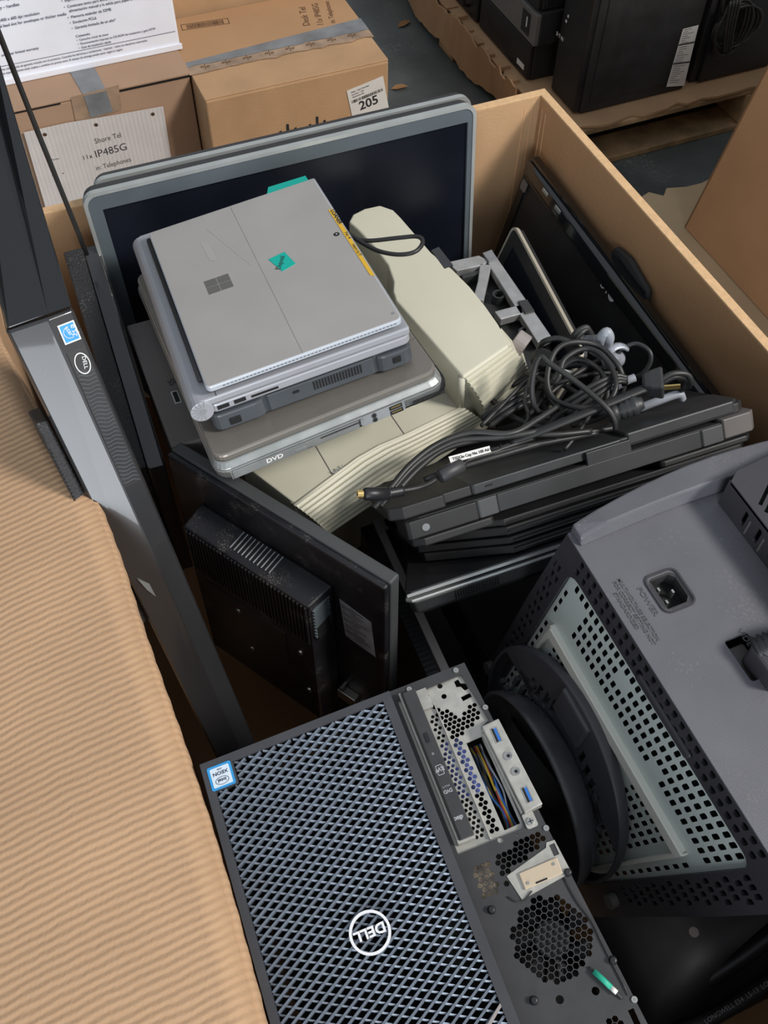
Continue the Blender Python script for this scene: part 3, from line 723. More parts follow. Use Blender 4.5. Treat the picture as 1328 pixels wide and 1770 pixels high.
for k, c in enumerate(cols):
    x0 = .2150 + .0011 * k
    part('wire', MB().tube(catmull([(x0, -.060, -.040), (x0 + .002 * math.sin(k * 2.), -.080, -.026 - .001 * (k % 3)), (x0 - .001 + .002 * math.sin(k * 1.3 + 2), -.105, -.024), (x0 + .0005 * (5 - k), -.122, -.024 - .001 * (k % 2)), (x0 + .001, -.138, -.034)], 6), .0009, 6), c, ch)

# ------------------------------------------------------------------ two silver monitors at the back
def monitor(label, R, t, W, H, D, front_glare=SCREEN):
    m = thing('monitor', label, 'monitor', pose(R, t))
    o_ = rrect(0, -H, W, 0, .016, 6)
    part('rear_cover', MB().loft([[(x, y, -.0085) for x, y in o_], [(W / 2 + (x - W / 2) * .985, -H / 2 + (y + H / 2) * .985, -D) for x, y in o_]]), CHAS, m, .004)
    i_ = rrect(.0045, -H + .0045, W - .0045, -.0045, .013, 6)
    link('silver_rim', plate(o_, [i_], -.0085, 0), SILV, m, .0022)
    sc = rect(.0205, -H + .026, W - .0115, -.0235)
    link('bezel', plate(i_, [sc], -.010, -.0012), SLATE, m, .0008)
    part('screen', MB().box((.0195, -H + .025, -.0085), (W - .0105, -.0225, -.0045)), front_glare, m)
    return m
R2 = [[0.99989, -0.0062, -0.0130], [-0.0125, 0.1004, -0.99487], [0.0075 - .020, 0.9949, 0.1002]]
R1 = [[0.9998, -0.0082, -0.0164], [-0.0155, 0.1004, -0.9948], [0.0098, 0.9949, 0.1002]]
monitor('front silver-rimmed grey monitor standing against the back carton wall, screen showing', R1, (.0429, 1.0078, .9046), .51, .325, .026)
monitor('silver-rimmed monitor mostly hidden right behind the front one', R2, (.0615, 1.0395, .8982), .503, .325, .022)

# ------------------------------------------------------------------ stack of small computers
RS = [[0.99301, 0.04214, -0.11024], [-0.02688, 0.99028, 0.13644], [0.11492, -0.13252, 0.9845]]
TS = Vector((0.1004, 0.92256, 0.89871))
FS = pose(RS, TS)
def at_F(x=0, y=0, d=0, rot=0): return FS @ Matrix.Translation((x, y, -d)) @ Matrix.Rotation(math.radians(rot), 4, 'Z')
tb = thing('tablet', 'silver grey tablet with four-square logo and teal sticker on top of laptop stack', 'tablet computer', at_F())
def slab(poly, z0, z1): return MB().prism(poly, z0, z1)
body = rrect(0, -.292, .201, 0, .006, 5)
part('body', slab(body, -.0068, -.0004), MAGE, tb, .0012)
link('back_cover', plate(rrect(.0012, -.2905, .1998, -.0012, .005, 5), [rect(.0978, -.291, .0984, -.0008)], -.0012, 0), MAGN, tb, .0004)
kk = MB()
for k in range(46): kk.box((.016 + k * .0039, -.29225, -.0038), (.0185 + k * .0039, -.2919, -.0032))
part('vent', kk, HOLE, tb)
lgm = MB()
for (cx_, cy_) in ((.0425, -.1325), (.0565, -.1325), (.0425, -.1455), (.0565, -.1455)): lgm.box((cx_ - .0066, cy_ - .0061, 0), (cx_ + .0066, cy_ + .0061, .0003))
part('logo', lgm.xform(Matrix.Translation((.001, 0, 0))), mat('mirror_chrome', (.42, .39, .35), .22, metal=1.0), tb)
cmr = part('camera', MB().cyl((.189, -.1227, 0), (.189, -.1227, .0004), .0033, 20), HOLE, tb)
part('lens', MB().cyl((.189, -.1227, .0004), (.189, -.1227, .0006), .0012, 12), GREYT, cmr)
part('pin', MB().cyl((.1955, -.2800, 0), (.1955, -.2800, .0003), .0017, 12), TAPE, tb)
sk4 = [(.1098, -.1262), (.1290, -.1225), (.1338, -.1494), (.1172, -.1545)]
sk_ = link('sticker', plate(sk4, [], .0001, .0005), TEAL, tb)
part('lettering', text_mesh([('Disposal', .1165, -.1505, .0082, 62, .82)], Matrix.Translation((0, 0, .0006))), INK, sk_)
yt = link('yellow_tape', plate([(.1955, -.0735), (.2005, -.075), (.2005, -.214), (.1965, -.211)], [], .0001, .0005), YEL, tb)
part('lettering', text_mesh([('LOANER', .1995, -.076, .0062, -90, 1.3, 'LEFT', .03), ('No 4', .1995, -.125, .0055, -90, 1.2), ('return to IT', .1995, -.150, .005, -90)], Matrix.Translation((-.0022, 0, .0006))), INK, yt)
part('edge_label', MB().hexa([(.140, -.004, -.0052), (.196, -.004, -.0052), (.196, .020, -.0062), (.150, .022, -.0062)], [(.140, -.004, -.0048), (.196, -.004, -.0048), (.196, .020, -.0058), (.150, .022, -.0058)]), TEAL, tb)
part('keyboard_cover', slab(rrect(-.0022, -.2700, .199, .001, .004, 4), -.0118, -.0072), BLKM, tb, .0012)
part('hinge_fabric', MB().tube([(-.0022, -.268, -.008), (-.0022, -.002, -.008)], .0030, 8), BLKM, tb)
part('glue_mark', MB().add([(.05, -.055, .0002), (.058, -.0555, .0002), (.060, -.095, .0002), (.052, -.094, .0002)], [(0, 1, 2, 3)]).add([(.062, -.030, .0002), (.064, -.030, .0002), (.092, -.125, .0002), (.090, -.125, .0002)], [(0, 1, 2, 3)]), mat('glue_residue', (.37, .36, .345), .35), tb)

bk_ = thing('laptop', 'light grey laptop with rolled segmented hinge directly under the tablet', 'laptop', at_F(d=.0125))
lidp = rrect(-.0125, -.2930, .2065, .022, .003, 5)
part('lid', slab(lidp, -.0085, 0), BOOKM, bk_, .0018)
part('base', slab(rrect(-.004, -.2925, .2065, .022, .008, 5), -.0200, -.0098), BOOKM, bk_, .0018)
hg = part('hinge', MB().prism([(-.0112 + .0116 * math.cos(2 * math.pi * k / 20), -.0116 + .0116 * math.sin(2 * math.pi * k / 20)) for k in range(20)], -.2945, .020, 'y'), BOOKM, bk_, .0008)
hs = MB()
for k in range(9):
    a = math.radians(75 + k * 28); hs.box((-.0003, -.2952, .003), (.0003, -.2944, .0118)).v
hs = MB()
for k in range(9):
    a = math.radians(70 + k * 25); c, s = math.cos(a), math.sin(a)
    hs.add([(-.0105 + .0045 * c - .0004 * s, -.29475, -.0112 + .0045 * s + .0004 * c), (-.0105 + .0118 * c - .0004 * s, -.29475, -.0112 + .0118 * s + .0004 * c), (-.0105 + .0118 * c + .0004 * s, -.29475, -.0112 + .0118 * s - .0004 * c), (-.0105 + .0045 * c + .0004 * s, -.29475, -.0112 + .0045 * s - .0004 * c)], [(0, 1, 2, 3)])
hs.cyl((-.0105, -.2944, -.0112), (-.0105, -.2949, -.0112), .0035, 16)
part('hinge_slit', hs, TAPE, hg)
part('lid_seam', MB().box((.0065, -.2924, .0001), (.0070, .021, .0003)), INK, bk_)
pv = MB()
for k in range(44): pv.box((.020 + k * .0041, -.29275, -.0052), (.0226 + k * .0041, -.2924, -.0045))
part('vent', pv, HOLE, bk_)
pp = MB().box((.0035, -.2929, -.0172), (.0155, -.2924, -.0125)).box((.0205, -.2929, -.0172), (.0325, -.2924, -.0125)).box((.038, -.2929, -.0168), (.066, -.2924, -.0142))
part('ports', pp, HOLE, bk_)

lt = thing('laptop', 'charcoal rugged laptop with black vent grille third in the laptop stack', 'laptop', at_F(d=.0335))
part('body', slab(rrect(-.003, -.286, .203, .02, .010, 4), -.0270, 0), LATS, lt, .002)
part('rear_band', slab(rrect(.052, -.2895, .165, -.25, .002, 3), -.0235, -.003), LATS, lt, .001)
part('rubber_corner', slab(rrect(-.006, -.2915, .050, -.255, .010, 4), -.0255, -.0045), LATS, lt, .0025)
part('rubber_corner', slab(rrect(.167, -.2915, .207, -.255, .010, 4), -.0255, -.0045), LATS, lt, .0025)
lv = MB()
for k in range(17): lv.box((.100 + k * .0031, -.2900, -.0165), (.1017 + k * .0031, -.2894, -.0060))
part('vent', lv, HOLE, lt)
part('lock_slot', slab(rrect(.078, -.14, .085, -.137, .0012, 3), -.2901, -.2893).xform(Matrix(((1, 0, 0, 0), (0, 0, 1, 0), (0, 1, 0, .128), (0, 0, 0, 1)))), HOLE, lt)
part('latch', MB().box((.184, -.2925, -.018), (.193, -.2905, -.010)), HOLE, lt, .001)
part('latch', MB().box((.010, -.2925, -.021), (.022, -.2905, -.012)), HOLE, lt, .001)

hp = thing('laptop', 'silver and taupe laptop with DVD slot and ports lowest in the stack', 'laptop', at_F(-.0335, .027, .0625, 2.6))
HW, HL = .243, .349
def hpoly(g=0, r=.014): return rrect(-g, -HL - g, HW + g, g, r, 5)
part('lid', slab(hpoly(0), -.0085, 0), TAUPE, hp, .0025)
part('lid_bevel', MB().loft([[(x, y, -.0088) for x, y in rrect(-.0005, -HL - .0005, HW + .0005, .0005, .014, 5)], [(x, y, -.0150) for x, y in rrect(-.004, -HL - .006, HW + .004, .004, .016, 5)]]), HPSIL, hp, .0015)
part('base', MB().loft([[(x, y, -.0158) for x, y in rrect(-.004, -HL - .0065, HW + .004, .004, .016, 5)], [(x, y, -.0285) for x, y in rrect(-.002, -HL - .004, HW + .002, .002, .016, 5)]]), HPSIL, hp, .0015)
part('battery_slice', slab(rrect(.03, -HL + .004, HW + .012, .004, .018, 5), -.0395, -.0288), BLK, hp, .003)
part('lid_line', MB().box((.0, -.292, .0002), (HW, -.2915, .0004)), TAUPP, hp)
FB = -HL - .0052
fr = frame((0, FB - .0009, -.0220), (1, 0, 0), (0, .19, 1))
dv = part('dvd_drive', MB().box((.010, -.0052, -.0006), (.148, .0040, .0010)).xform(fr), HPSIL, hp, .0005)
part('drive_seam', MB().box((.0115, .0040, .0004), (.1525, .0046, .0012)).box((.0115, -.0052, .0004), (.012, .0044, .0012)).box((.152, -.0052, .0004), (.1525, .0044, .0012)).box((.080, -.0040, .0008), (.096, -.0036, .0012)).xform(fr), INK, dv)
part('eject_button', MB().box((.078, -.0040, .0008), (.090, -.0005, .0016)).xform(fr), HPSIL, dv, .0003)
part('lettering', text_mesh([('DVD', .047, -.0022, .0062, 0, 1.4, 'LEFT', .02)], fr @ Matrix.Translation((0, 0, .0012))), LABW, dv)
part('card_slot', MB().box((.106, .0008, .0008), (.150, .0022, .0014)).xform(fr), INK, hp)
pn = part('port_panel', MB().prism(rrect(.150, -.0052, .199, .0062, .003), -.0006, .0012).xform(fr), TAPE, hp, .0004)
for y_ in (.0028, -.0024):
    j = part('audio_jack', MB().cyl((.165, y_, .0011), (.165, y_, .0020), .0026, 16).xform(fr), CHAS, pn)
    part('jack_hole', MB().cyl((.165, y_, .0020), (.165, y_, .0023), .0015, 12).xform(fr), HOLE, j)
for y_ in (.0028, -.0026):
    j = part('usb_port', MB().box((.182, y_ - .0022, .0011), (.196, y_ + .0022, .0016)).xform(fr), HOLE, pn)
    part('contact', MB().box((.1835, y_ - .0002, .0016), (.1945, y_ + .0012, .0019)).xform(fr), GOLD, j)
hv = MB()
for k in range(20): hv.box((.208 + k * .0018, -.0045, .0004), (.2090 + k * .0018, .0005, .0012))
part('vent', hv.xform(fr), HOLE, hp)

# ------------------------------------------------------------------ cream ribbed device
DZT, DZD, DZB = .830, .775, .735
DO = Vector((.30, .75, .735))
cr_ = thing('label_printer', 'cream plastic office machine with ribbed front and raised right block under laptops', 'office machine', Matrix.Translation(DO))
def dv_(px, py, z): p = pz(px, py, z) - DO; return (p.x, p.y, p.z)
ZT, ZD, ZB = DZT - DO.z, DZD - DO.z, 0.0
blk = [dv_(px, py, DZT)[:2] for px, py in ((603, 383), (610, 370), (630, 360), (657, 354), (680, 362), (692, 374), (746, 436), (782, 464), (812, 494), (838, 526), (862, 560), (881, 597), (801, 652), (742, 584), (684, 519), (679, 503), (680, 486), (670, 457), (650, 430), (618, 396))]
part('raised_block', MB().prism(blk[::-1], ZB, ZT), CREAM, cr_, .0028, 3)
wq = [dv_(px, py, DZT) for px, py in ((745, 434), (758, 428), (783, 460), (768, 466))]
part('dark_window', MB().prism([(p[0] + .001, p[1] + .001) for p in wq][::-1], ZT - .012, ZT + .0008), SATIN, cr_, .0006)
lowtop = [(.150, .588), *[tuple(pz(px, py, DZD)[:2]) for px, py in ((576, 823), (618, 792), (660, 770), (700, 752), (797, 704))], (.385, .70), (.33, .93), (.13, .93), (.115, .66)]
lowtop = [(x - DO.x, y - DO.y) for x, y in lowtop]
part('deck', MB().prism(lowtop, ZB, ZD), CREAM, cr_, .0018)
sm2 = MB()
for (p, q) in (((576, 823), (545, 770)), ((700, 752), (675, 716))):
    a = Vector(dv_(*p, DZD)); b = Vector(dv_(*q, DZD)); o = Vector((.0006, 0, 0)); u_ = Vector((0, 0, .0003))
    sm2.hexa([a - o, a + o, b + o, b - o], [a - o + u_, a + o + u_, b + o + u_, b - o + u_])
part('deck_seam', sm2, TAUPP, cr_)
def ribbed(top, bot, n, amp, bulge=.006):
    """surface between two polylines (same count) stepped into n ribs"""
    rows = []
    for k in range(n):
        for s, o in ((k / n, 0), ((k + .2) / n, amp), ((k + .72) / n, amp), ((k + .94) / n, 0)): rows.append((s, o))
    rows.append((1, 0)); rings = []
    for s, o in rows:
        ring = []
        for a, b in zip(top, bot):
            a = Vector(a); b = Vector(b); p = a.lerp(b, s)
            ring.append(p + Vector((0.28, -.72, .64)) * (o + bulge * math.sin(math.pi * s)))
        rings.append(ring)
    m = MB(); m.loft(rings, cap=False, closed=False)
    # close the back so that the ribbed face is a solid shell
    k0 = len(top); inn = [[Vector(p) + Vector((-.004, .018, -.006)) for p in top], [Vector(p) + Vector((-.004, .022, 0)) for p in bot]]
    m.loft([rings[0], inn[0], inn[1], rings[-1]], cap=False, closed=False)
    for e in (0, k0 - 1): m.add([r_[e] for r_ in rings] + [inn[1][e], inn[0][e]], [tuple(range(len(rings) + 2))])
    return m
tl_ = [dv_(508, 873, DZD), dv_(576, 823, DZD), dv_(618, 792, DZD), dv_(655, 771, DZD), dv_(700, 752, DZD), dv_(799, 704, DZD)]
bl_ = [dv_(568, 924, DZB), dv_(631, 881, DZB), dv_(682, 848, DZB), dv_(726, 818, DZB), dv_(776, 784, DZB), dv_(842, 740, DZB)]
part('ribbed_front', ribbed(tl_, bl_, 10, .0030), CREAM, cr_)
part('front_lip', MB().tube([Vector(p) + Vector((0, -.0006, .0)) for p in tl_], .0022, 8), CREAM, cr_)
rcs = MB()
for e in range(4):
    for s in (.30, .42, .54, .66):
        pass
tr_ = [dv_(802, 653, DZT - .003), dv_(842, 625, DZT - .003), dv_(880, 598, DZT - .003)]
br_ = [dv_(842, 740, DZB), dv_(879, 702, DZB), dv_(914, 661, DZB)]
part('ribbed_block_front', ribbed(tr_, br_, 12, .0028, .010), CREAM, cr_)
part('block_corner', MB().tube([dv_(799, 652, DZT - .004), dv_(797, 704, DZD - .002)], .0045, 10), CREAM, cr_)
part('block_end', MB().hexa([dv_(914, 661, DZB), dv_(918, 655, DZB), dv_(905, 610, DZB), dv_(880, 650, DZB)], [dv_(880, 599, DZT - .004), dv_(884, 594, DZT - .004), dv_(866, 566, DZT - .004), dv_(850, 590, DZT - .004)]), CREAM, cr_, .0012)
part('base', MB().prism([(-.12, -.08), (.08, -.03), (.10, .14), (-.14, .14)], -.26, .002), CREAM, cr_, .004)
e0 = Vector(dv_(588, 824, DZD - .008))
part('emblem', text_mesh([('W', 0, .001, .0095, 0, 1.5, 'CENTER', .0), ('SERIES', 0, -.0045, .0046, 0, 1.1, 'CENTER', .02), ('LINE', 0, -.009, .0046, 0, 1.1, 'CENTER', .02)], frame(e0 + Vector((.0, -.001, .007)), (.93, .30, 0), (-.2, .62, .75))), TAPE, cr_)
# ------------------------------------------------------------------ tower leaning in the left back corner
TA = Vector((-.031, .794, .930))
TD = (pz(440, 1280, .47) - Vector((-.005, .797, .930))).normalized()
TX = Vector((.993, .115, 0)); TX = (TX - TD * TX.dot(TD)).normalized()
TZ = TX.cross(-TD)
TM = pose([[TX[i], -TD[i], TZ[i]] for i in range(3)], TA)
tw = thing('computer_tower', 'tall glossy black computer tower leaning over left rim, blue sticker and mesh strip on front', 'computer', Matrix.Translation(CAM) @ Matrix.Scale(.90, 4) @ Matrix.Translation(-CAM) @ TM)
# front bezel: left face and narrower strip with a bright edge between
sec = [(-.0425, -.030), (-.0425, -.012), (-.040, -.006), (-.002, .001), (.0, .0012), (.002, .0008), (.024, -.0035), (.0265, -.007), (.0265, -.030)]
def ring(y, k=1): return [(.0265 + (x - .0265) * k, y, z) for x, z in sec]
part('front_bezel', MB().loft([ring(-.62, .70), ring(-.30, .86), ring(-.003), [(x, .0, z - .0025) for x, z in sec]]), SATIN, tw, .0008)
part('chassis', MB().hexa([(-.004, -.60, -.09), (.016, -.60, -.09), (.020, -.60, -.031), (-.004, -.60, -.031)], [(-.040, -.004, -.12), (.006, -.004, -.12), (.022, -.004, -.031), (-.040, -.004, -.031)]), BLKM, tw, .002)
part('side_panel', MB().hexa([(-.050, -.36, -.060), (-.0305, -.36, -.060), (-.0305, -.36, -.016), (-.046, -.36, -.016)], [(-.056, -.10, -.10), (-.0415, -.10, -.10), (-.0415, -.10, -.016), (-.054, -.10, -.016)]), BLKT, tw, .002)
dm = MB()
for k in range(50): dm.box((-.0530 + .00016 * k, -.13 - k * .0044, -.0162), (-.0515 + .00016 * k, -.1322 - k * .0044, -.0152))
part('perforation', dm, HOLE, tw)
TI = TM.inverted()
def up4(px, py, z): return TI @ (CAM + (pz(px, py, z) - CAM))
farR, farM, farL = up4(-20, 40, 1.100), up4(-60, -20, 1.104), up4(-90, 90, 1.092)
dp = Vector((0, 0, -.06))
n0 = [Vector((-.0425, .0008, -.016)), Vector((-.0400, .0015, -.006)), Vector((-.002, .002, .0006)), Vector((.0, .002, .0008)), Vector((.0255, .0015, -.003)), Vector((.0265, .001, -.010))]
f0_ = [farL + Vector((-.002, 0, -.010)), farL, farM + Vector((-.002, 0, 0)), farM, farR + Vector((-.001, 0, 0)), farR + Vector((0, 0, -.006))]
part('upper_cover', MB().loft([n0 + [n0[5] + dp * .4, n0[0] + dp * .4], f0_ + [f0_[5] + dp, f0_[0] + dp]]), GLOSS, tw, .0012)
sfr = frame((.0012, 0, .0016), (.024, 0, -.0045), (0, 1, 0))
part('mesh_strip', MB().box((.0015, -.196, -.001), (.0220, -.040, .0003)).xform(sfr), BLK, tw)
wl = MB()
for k in range(30):
    y = -.062 - k * .0044; pts = [(.002 + .0195 * j / 8, y - .004 * j / 8 + .0011 * math.sin(j * .9 + k * .55), .0004) for j in range(9)]
    wl.tube(pts, .00038, 4)
for j in range(7):
    pts = [(.0035 + .0026 * j + .0008 * math.sin(k * .7 + j), -.060 - k * .0057, .0002) for k in range(24)]
    wl.tube(pts, .00014, 4)
part('wave_pattern', wl.xform(sfr), SLATE, tw)
es = part('sticker', MB().box((.0035, -.032, 0), (.0215, -.0115, .0006)).xform(sfr), LABW, tw)
part('sticker_panel', MB().box((.005, -.0305, .0006), (.020, -.013, .0008)).xform(sfr), STKB, es)
part('sticker_print', text_mesh([('e☆', .0165, -.0145, .0090, -100, 1), ('star', .0095, -.016, .0065, -75, 1)], sfr @ Matrix.Translation((0, 0, .0009))).tube([sfr @ Vector((.0125 + .006 * math.cos(a * .35), -.0215 + .006 * math.sin(a * .35), .001)) for a in range(4, 16)], .0004, 4), LABW, es)
lgp = [(.0125 + .0080 * math.cos(a * .2618), -.0555 + .0115 * math.sin(a * .2618)) for a in range(24)]
lgo = link('logo', plate(lgp, [[(.0125 + (x - .0125) * .88, -.0555 + (y + .0555) * .90) for x, y in lgp]], .0006, .0009, sfr), WHITET, tw)
part('lettering', text_mesh([('DELL', .0145, -.0485, .0058, -100, 1.05)], sfr @ Matrix.Translation((0, 0, .0007))), WHITET, lgo)
part('eject_notch', MB().loft([[(-.024, -.300, .0022), (-.019, -.318, .0022), (-.013, -.330, .0022), (-.014, -.312, .0022)], [(-.022, -.305, -.0040), (-.019, -.316, -.0040), (-.0155, -.325, -.0040), (-.0165, -.311, -.0040)]]).xform(Matrix.Translation((0, 0, -.0042))), HPSIL, tw)
rod = part('thin_cable', MB().tube([pyy(150, 440, .975), pyy(135, 402, .98), pyy(68, 235, .985), pyy(0, 62, .99), pyy(-30, -12, .99)], .0030, 8), CABLE, None)
tag(rod, 'thin straight black cord rising past the paper note behind the tower', 'cord')

# ------------------------------------------------------------------ slim monitor standing on edge beside the tower
sa = pz(254, 809, .772); sb = pz(143, 432, .828)
SM = frame(sa, (sb - sa).cross(Vector((0, 0, 1))), sb - sa)
sd = thing('monitor', 'black monitor standing on its side between the tower and laptop stack, speckled back', 'monitor', SM)
L_ = min((sb - sa).length + .035, 1.022 - sa.y)
part('rear_cover', MB().hexa([(-.022, .002, -.30), (0, .002, -.30), (0, L_ - .06, -.30), (-.025, L_ - .06, -.30)], [(-.0205, .002, -.001), (0, .002, 0), (0, L_, 0), (-.0235, L_, -.001)]), BLKT, sd, .002)
part('front_frame', MB().hexa([(.0005, -.002, -.30), (.0195, -.002, -.30), (.0195, L_ - .06, -.30), (.0005, L_ - .06, -.30)], [(.0005, -.002, 0), (.0195, -.002, 0), (.0195, L_, 0), (.0005, L_, 0)]), SATIN, sd, .0022)
part('screen', MB().box((.0195, .018, -.285), (.0202, L_ - .075, -.018)), SCREEN, sd)
# ------------------------------------------------------------------ taupe dock
dk = thing('docking_station', 'flat taupe plastic base unit with small square port left of laptop stack', 'docking station', Matrix.Translation((.047, .70, .785)))
part('body', MB().prism(rrect(.0, .0, .062, .205, .003), -.050, .005), TAUPP, dk, .002)
prt = part('usb_port', MB().box((.021, .060, .005), (.029, .080, .0056)), HPSIL, dk)
part('socket', MB().box((.0225, .062, .0056), (.0275, .078, .0059)), HOLE, prt)
part('printed_mark', text_mesh([('SS', .0215, .098, .011, -75, 1)], Matrix.Translation((0, 0, .0054))), INK, dk)

# ------------------------------------------------------------------ black square monitor seen from the back
RL = [[0.5099, 0.0169, -0.8601], [-0.8589, 0.0669, -0.5078], [0.0489, 0.9976, 0.0486]]
lm = thing('monitor', 'dusty black square monitor seen from behind, vents and silver label on its back', 'monitor', pose(RL, (0.0390, 0.6942, 0.7913)) @ Matrix.Scale(.87, 4))
part('front_frame', MB().box((0, -.42, -.0266), (.345, 0, -.009)), TAPEG, lm, .0028)
part('screen', MB().box((.018, -.40, -.0270), (.327, -.018, -.0262)), SCREEN, lm)
part('rear_cover', MB().box((.0015, -.419, -.0088), (.3435, -.0015, 0)), BLKD, lm, .0025)
hb = part('housing', MB().loft([[(.050, -.060, 0), (.266, -.060, 0), (.266, -.36, 0), (.050, -.36, 0)], [(.0545, -.065, .0408), (.2611, -.065, .0408), (.2611, -.352, .0408), (.0545, -.352, .0408)]]), BLKD, lm, .003)
rb = MB()
for k in range(34):
    x = .060 + k * .0059; rb.hexa([(x, -.068, .0405), (x + .003, -.068, .0405), (x + .003, -.150, .0405), (x, -.150, .0405)], [(x, -.069, .0428), (x + .0026, -.069, .0428), (x + .0026, -.149, .0428), (x, -.149, .0428)])
part('rib', rb, BLKD, hb)
r2 = MB()
for k in range(9): r2.box((.2625, -.078 - k * .007, .008), (.2662, -.0745 - k * .007, .037))
part('side_rib', r2, SLATE, hb)
vs = MB()
for k in range(10):
    x = .128 + k * .0064
    vs.hexa([(x, -.0640, .004), (x + .0050, -.0640, .004), (x + .0050, -.0690, .031), (x, -.0690, .031)], [(x, -.0595, .004), (x + .0050, -.0595, .004), (x + .0050, -.0635, .031), (x, -.0635, .031)])
part('vent_slots', vs, HOLE, hb)
vg = MB()
for k in range(11):
    x = .1262 + k * .0064
    vg.hexa([(x, -.0610, .004), (x + .0012, -.0610, .004), (x + .0012, -.0650, .031), (x, -.0650, .031)], [(x, -.0590, .004), (x + .0012, -.0590, .004), (x + .0012, -.0628, .031), (x, -.0628, .031)])
part('vent_fin', vg, LABEL, hb)
LT_ = Vector((0, 0, 1))
for (px, py) in ((413, 1055), (437, 1120), (520, 1128), (535, 1192)):
    q_ = lm.matrix_world.inverted() @ on(px, py, lm.matrix_world @ Vector((0, 0, .041)), lm.matrix_world.to_3x3() @ LT_)
    screw('screw', q_.x, q_.y, .0428, .0042, CHROME, lm)
part('mount_plate', MB().box((.075, -.300, .0405), (.215, -.165, .0418)), BLK, lm, .001)
part('power_inlet', MB().box((.2640, -.140, .010), (.2668, -.112, .034)), HOLE, lm)
q0, q1, q2, q3 = [lm.matrix_world.inverted() @ on(px, py, lm.matrix_world @ Vector((0, 0, .0004)), lm.matrix_world.to_3x3() @ LT_) for px, py in ((587, 1035), (642, 1076), (650, 1136), (598, 1098))]
lb_ = part('label', MB().hexa([q0, q1, q2, q3], [p + Vector((0, 0, .0004)) for p in (q0, q1, q2, q3)]), LABEL, lm)
lbm = MB()
for k in range(17):
    f = .05 + k * .055; a = q0.lerp(q3, f); b = q1.lerp(q2, f); L0 = .05 if k % 3 else .30; L1 = rr.uniform(.45, .92)
    o = Vector((0, 0, .0006)); dn = (q3 - q0) * .018
    lbm.add([a.lerp(b, L0) + o, a.lerp(b, L1) + o, a.lerp(b, L1) + o + dn, a.lerp(b, L0) + o + dn], [(0, 1, 2, 3)])
part('label_print', lbm, INK, lb_)
part('mark', text_mesh([('CE ▲', .285, -.036, .012, 0, 1)], Matrix.Translation((0, 0, .0003))), CHAS, lm)
pc = part('video_port', MB().box((.270, -.318, .0), (.300, -.296, .012)), CHROME, lm, .001)
part('port_post', MB().cyl((.276, -.288, 0), (.276, -.288, .012), .003, 10).cyl((.306, -.305, 0), (.306, -.305, .012), .003, 10), CHROME, lm)

# ------------------------------------------------------------------ tube monitor, back up, at the right
CT = thing('crt_monitor', 'big grey tube monitor lying with back upward, power socket and perforated steel base', 'monitor', Matrix.Translation((.36, 0, .865)))
def CP(u, d, o=0):
    """point of the tube monitor's underside: u across, d down from the back edge, o outward"""
    yl = .372 + .07 * (d - .032); yr = .076 + .276 * (d - .032)
    return Vector((-.139 * d - .990 * o, yl + (yr - yl) * u / .296, -.990 * d + .139 * o))
def cwarp(me):
    for v in me.vertices: v.co = CP(v.co.x, -v.co.y, v.co.z)
    me.update(); return me
def cwm(mb): mb.v = [tuple(CP(p[0], -p[1], p[2])) for p in mb.v]; return mb
def holegrid(u0, u1, d0, d1, pu, pd, w, h, ok=None, stag=True):
    out = []; j = 0; d = d0
    while d <= d1:
        u = u0 + (pu / 2 if (stag and j % 2) else 0)
        while u <= u1:
            if ok is None or ok(u, d): out.append(rrect(u - w / 2, -d - h / 2, u + w / 2, -d + h / 2, min(w, h) * .3, 2))
            u += pu
        d += pd; j += 1
    return out
DM = .36
shell = [(-.026, -.002), (.15, -.002), (.332, -.002), (.337, -.12), (.342, -DM), (.15, -DM), (-.036, -DM), (-.031, -.12)]
win = rrect(-.0005, -DM + .02, .2965, -.0305, .014, 4)
hs_ = holegrid(.006, .294, .009, .023, .0112, .0125, .0068, .0082, None, False)
hs_ += holegrid(-.0225, -.008, .046, .32, .0080, .0150, .0052, .0100, None, True)
hs_ += holegrid(.3035, .326, .046, .26, .0080, .0150, .0052, .0100, None, True)
link('underside_shell', cwarp(plate(shell, [win] + hs_, -.0035, 0)), CRTD, CT, .001)
part('handle_slot', cwm(MB().prism(rrect(.118, -.0285, .200, -.0195, .003), -.002, .003)), CRTD, CT, .002)
def okp(u, d):
    if d < .112: return not (u < .040 and d > .05) and not (.108 < u < .120 and .055 < d < .075) and not (.19 < u < .21 and d > .09)
    if .028 < u < .272: return u < .085 or u > .20 or d > .16
    return False
ph = holegrid(.014, .290, .045, .108, .0094, .0162, .0054, .0106, okp, False) + holegrid(.034, .268, .142, .32, .0094, .0162, .0054, .0106, okp, False)
ph += [rrect(.003, -d - .0050, .0078, -d + .0050, .0015, 2) for d in (.066, .082, .098, .13, .146, .162, .178, .194, .21, .226, .242, .258, .274)]
ph += [rrect(.286, -d - .0050, .291, -d + .0050, .0015, 2) for d in [.130 + .0165 * k for k in range(12)]]
bp_ = link('steel_base_plate', cwarp(plate(win, ph, -.0052, -.0045)), PLATE, CT)
part('rail', cwm(MB().box((.018, -.128, -.005), (.278, -.115, .003))), RAIL, bp_, .001)
part('rail', cwm(MB().box((.015, -.33, -.005), (.020, -.115, .001))), RAIL, bp_, .001)
part('rail', cwm(MB().box((.274, -.33, -.005), (.279, -.115, .001))), RAIL, bp_, .001)
part('circuit_board', cwm(MB().box((-.015, -.34, -.040), (.31, -.03, -.036))), PCB, CT)
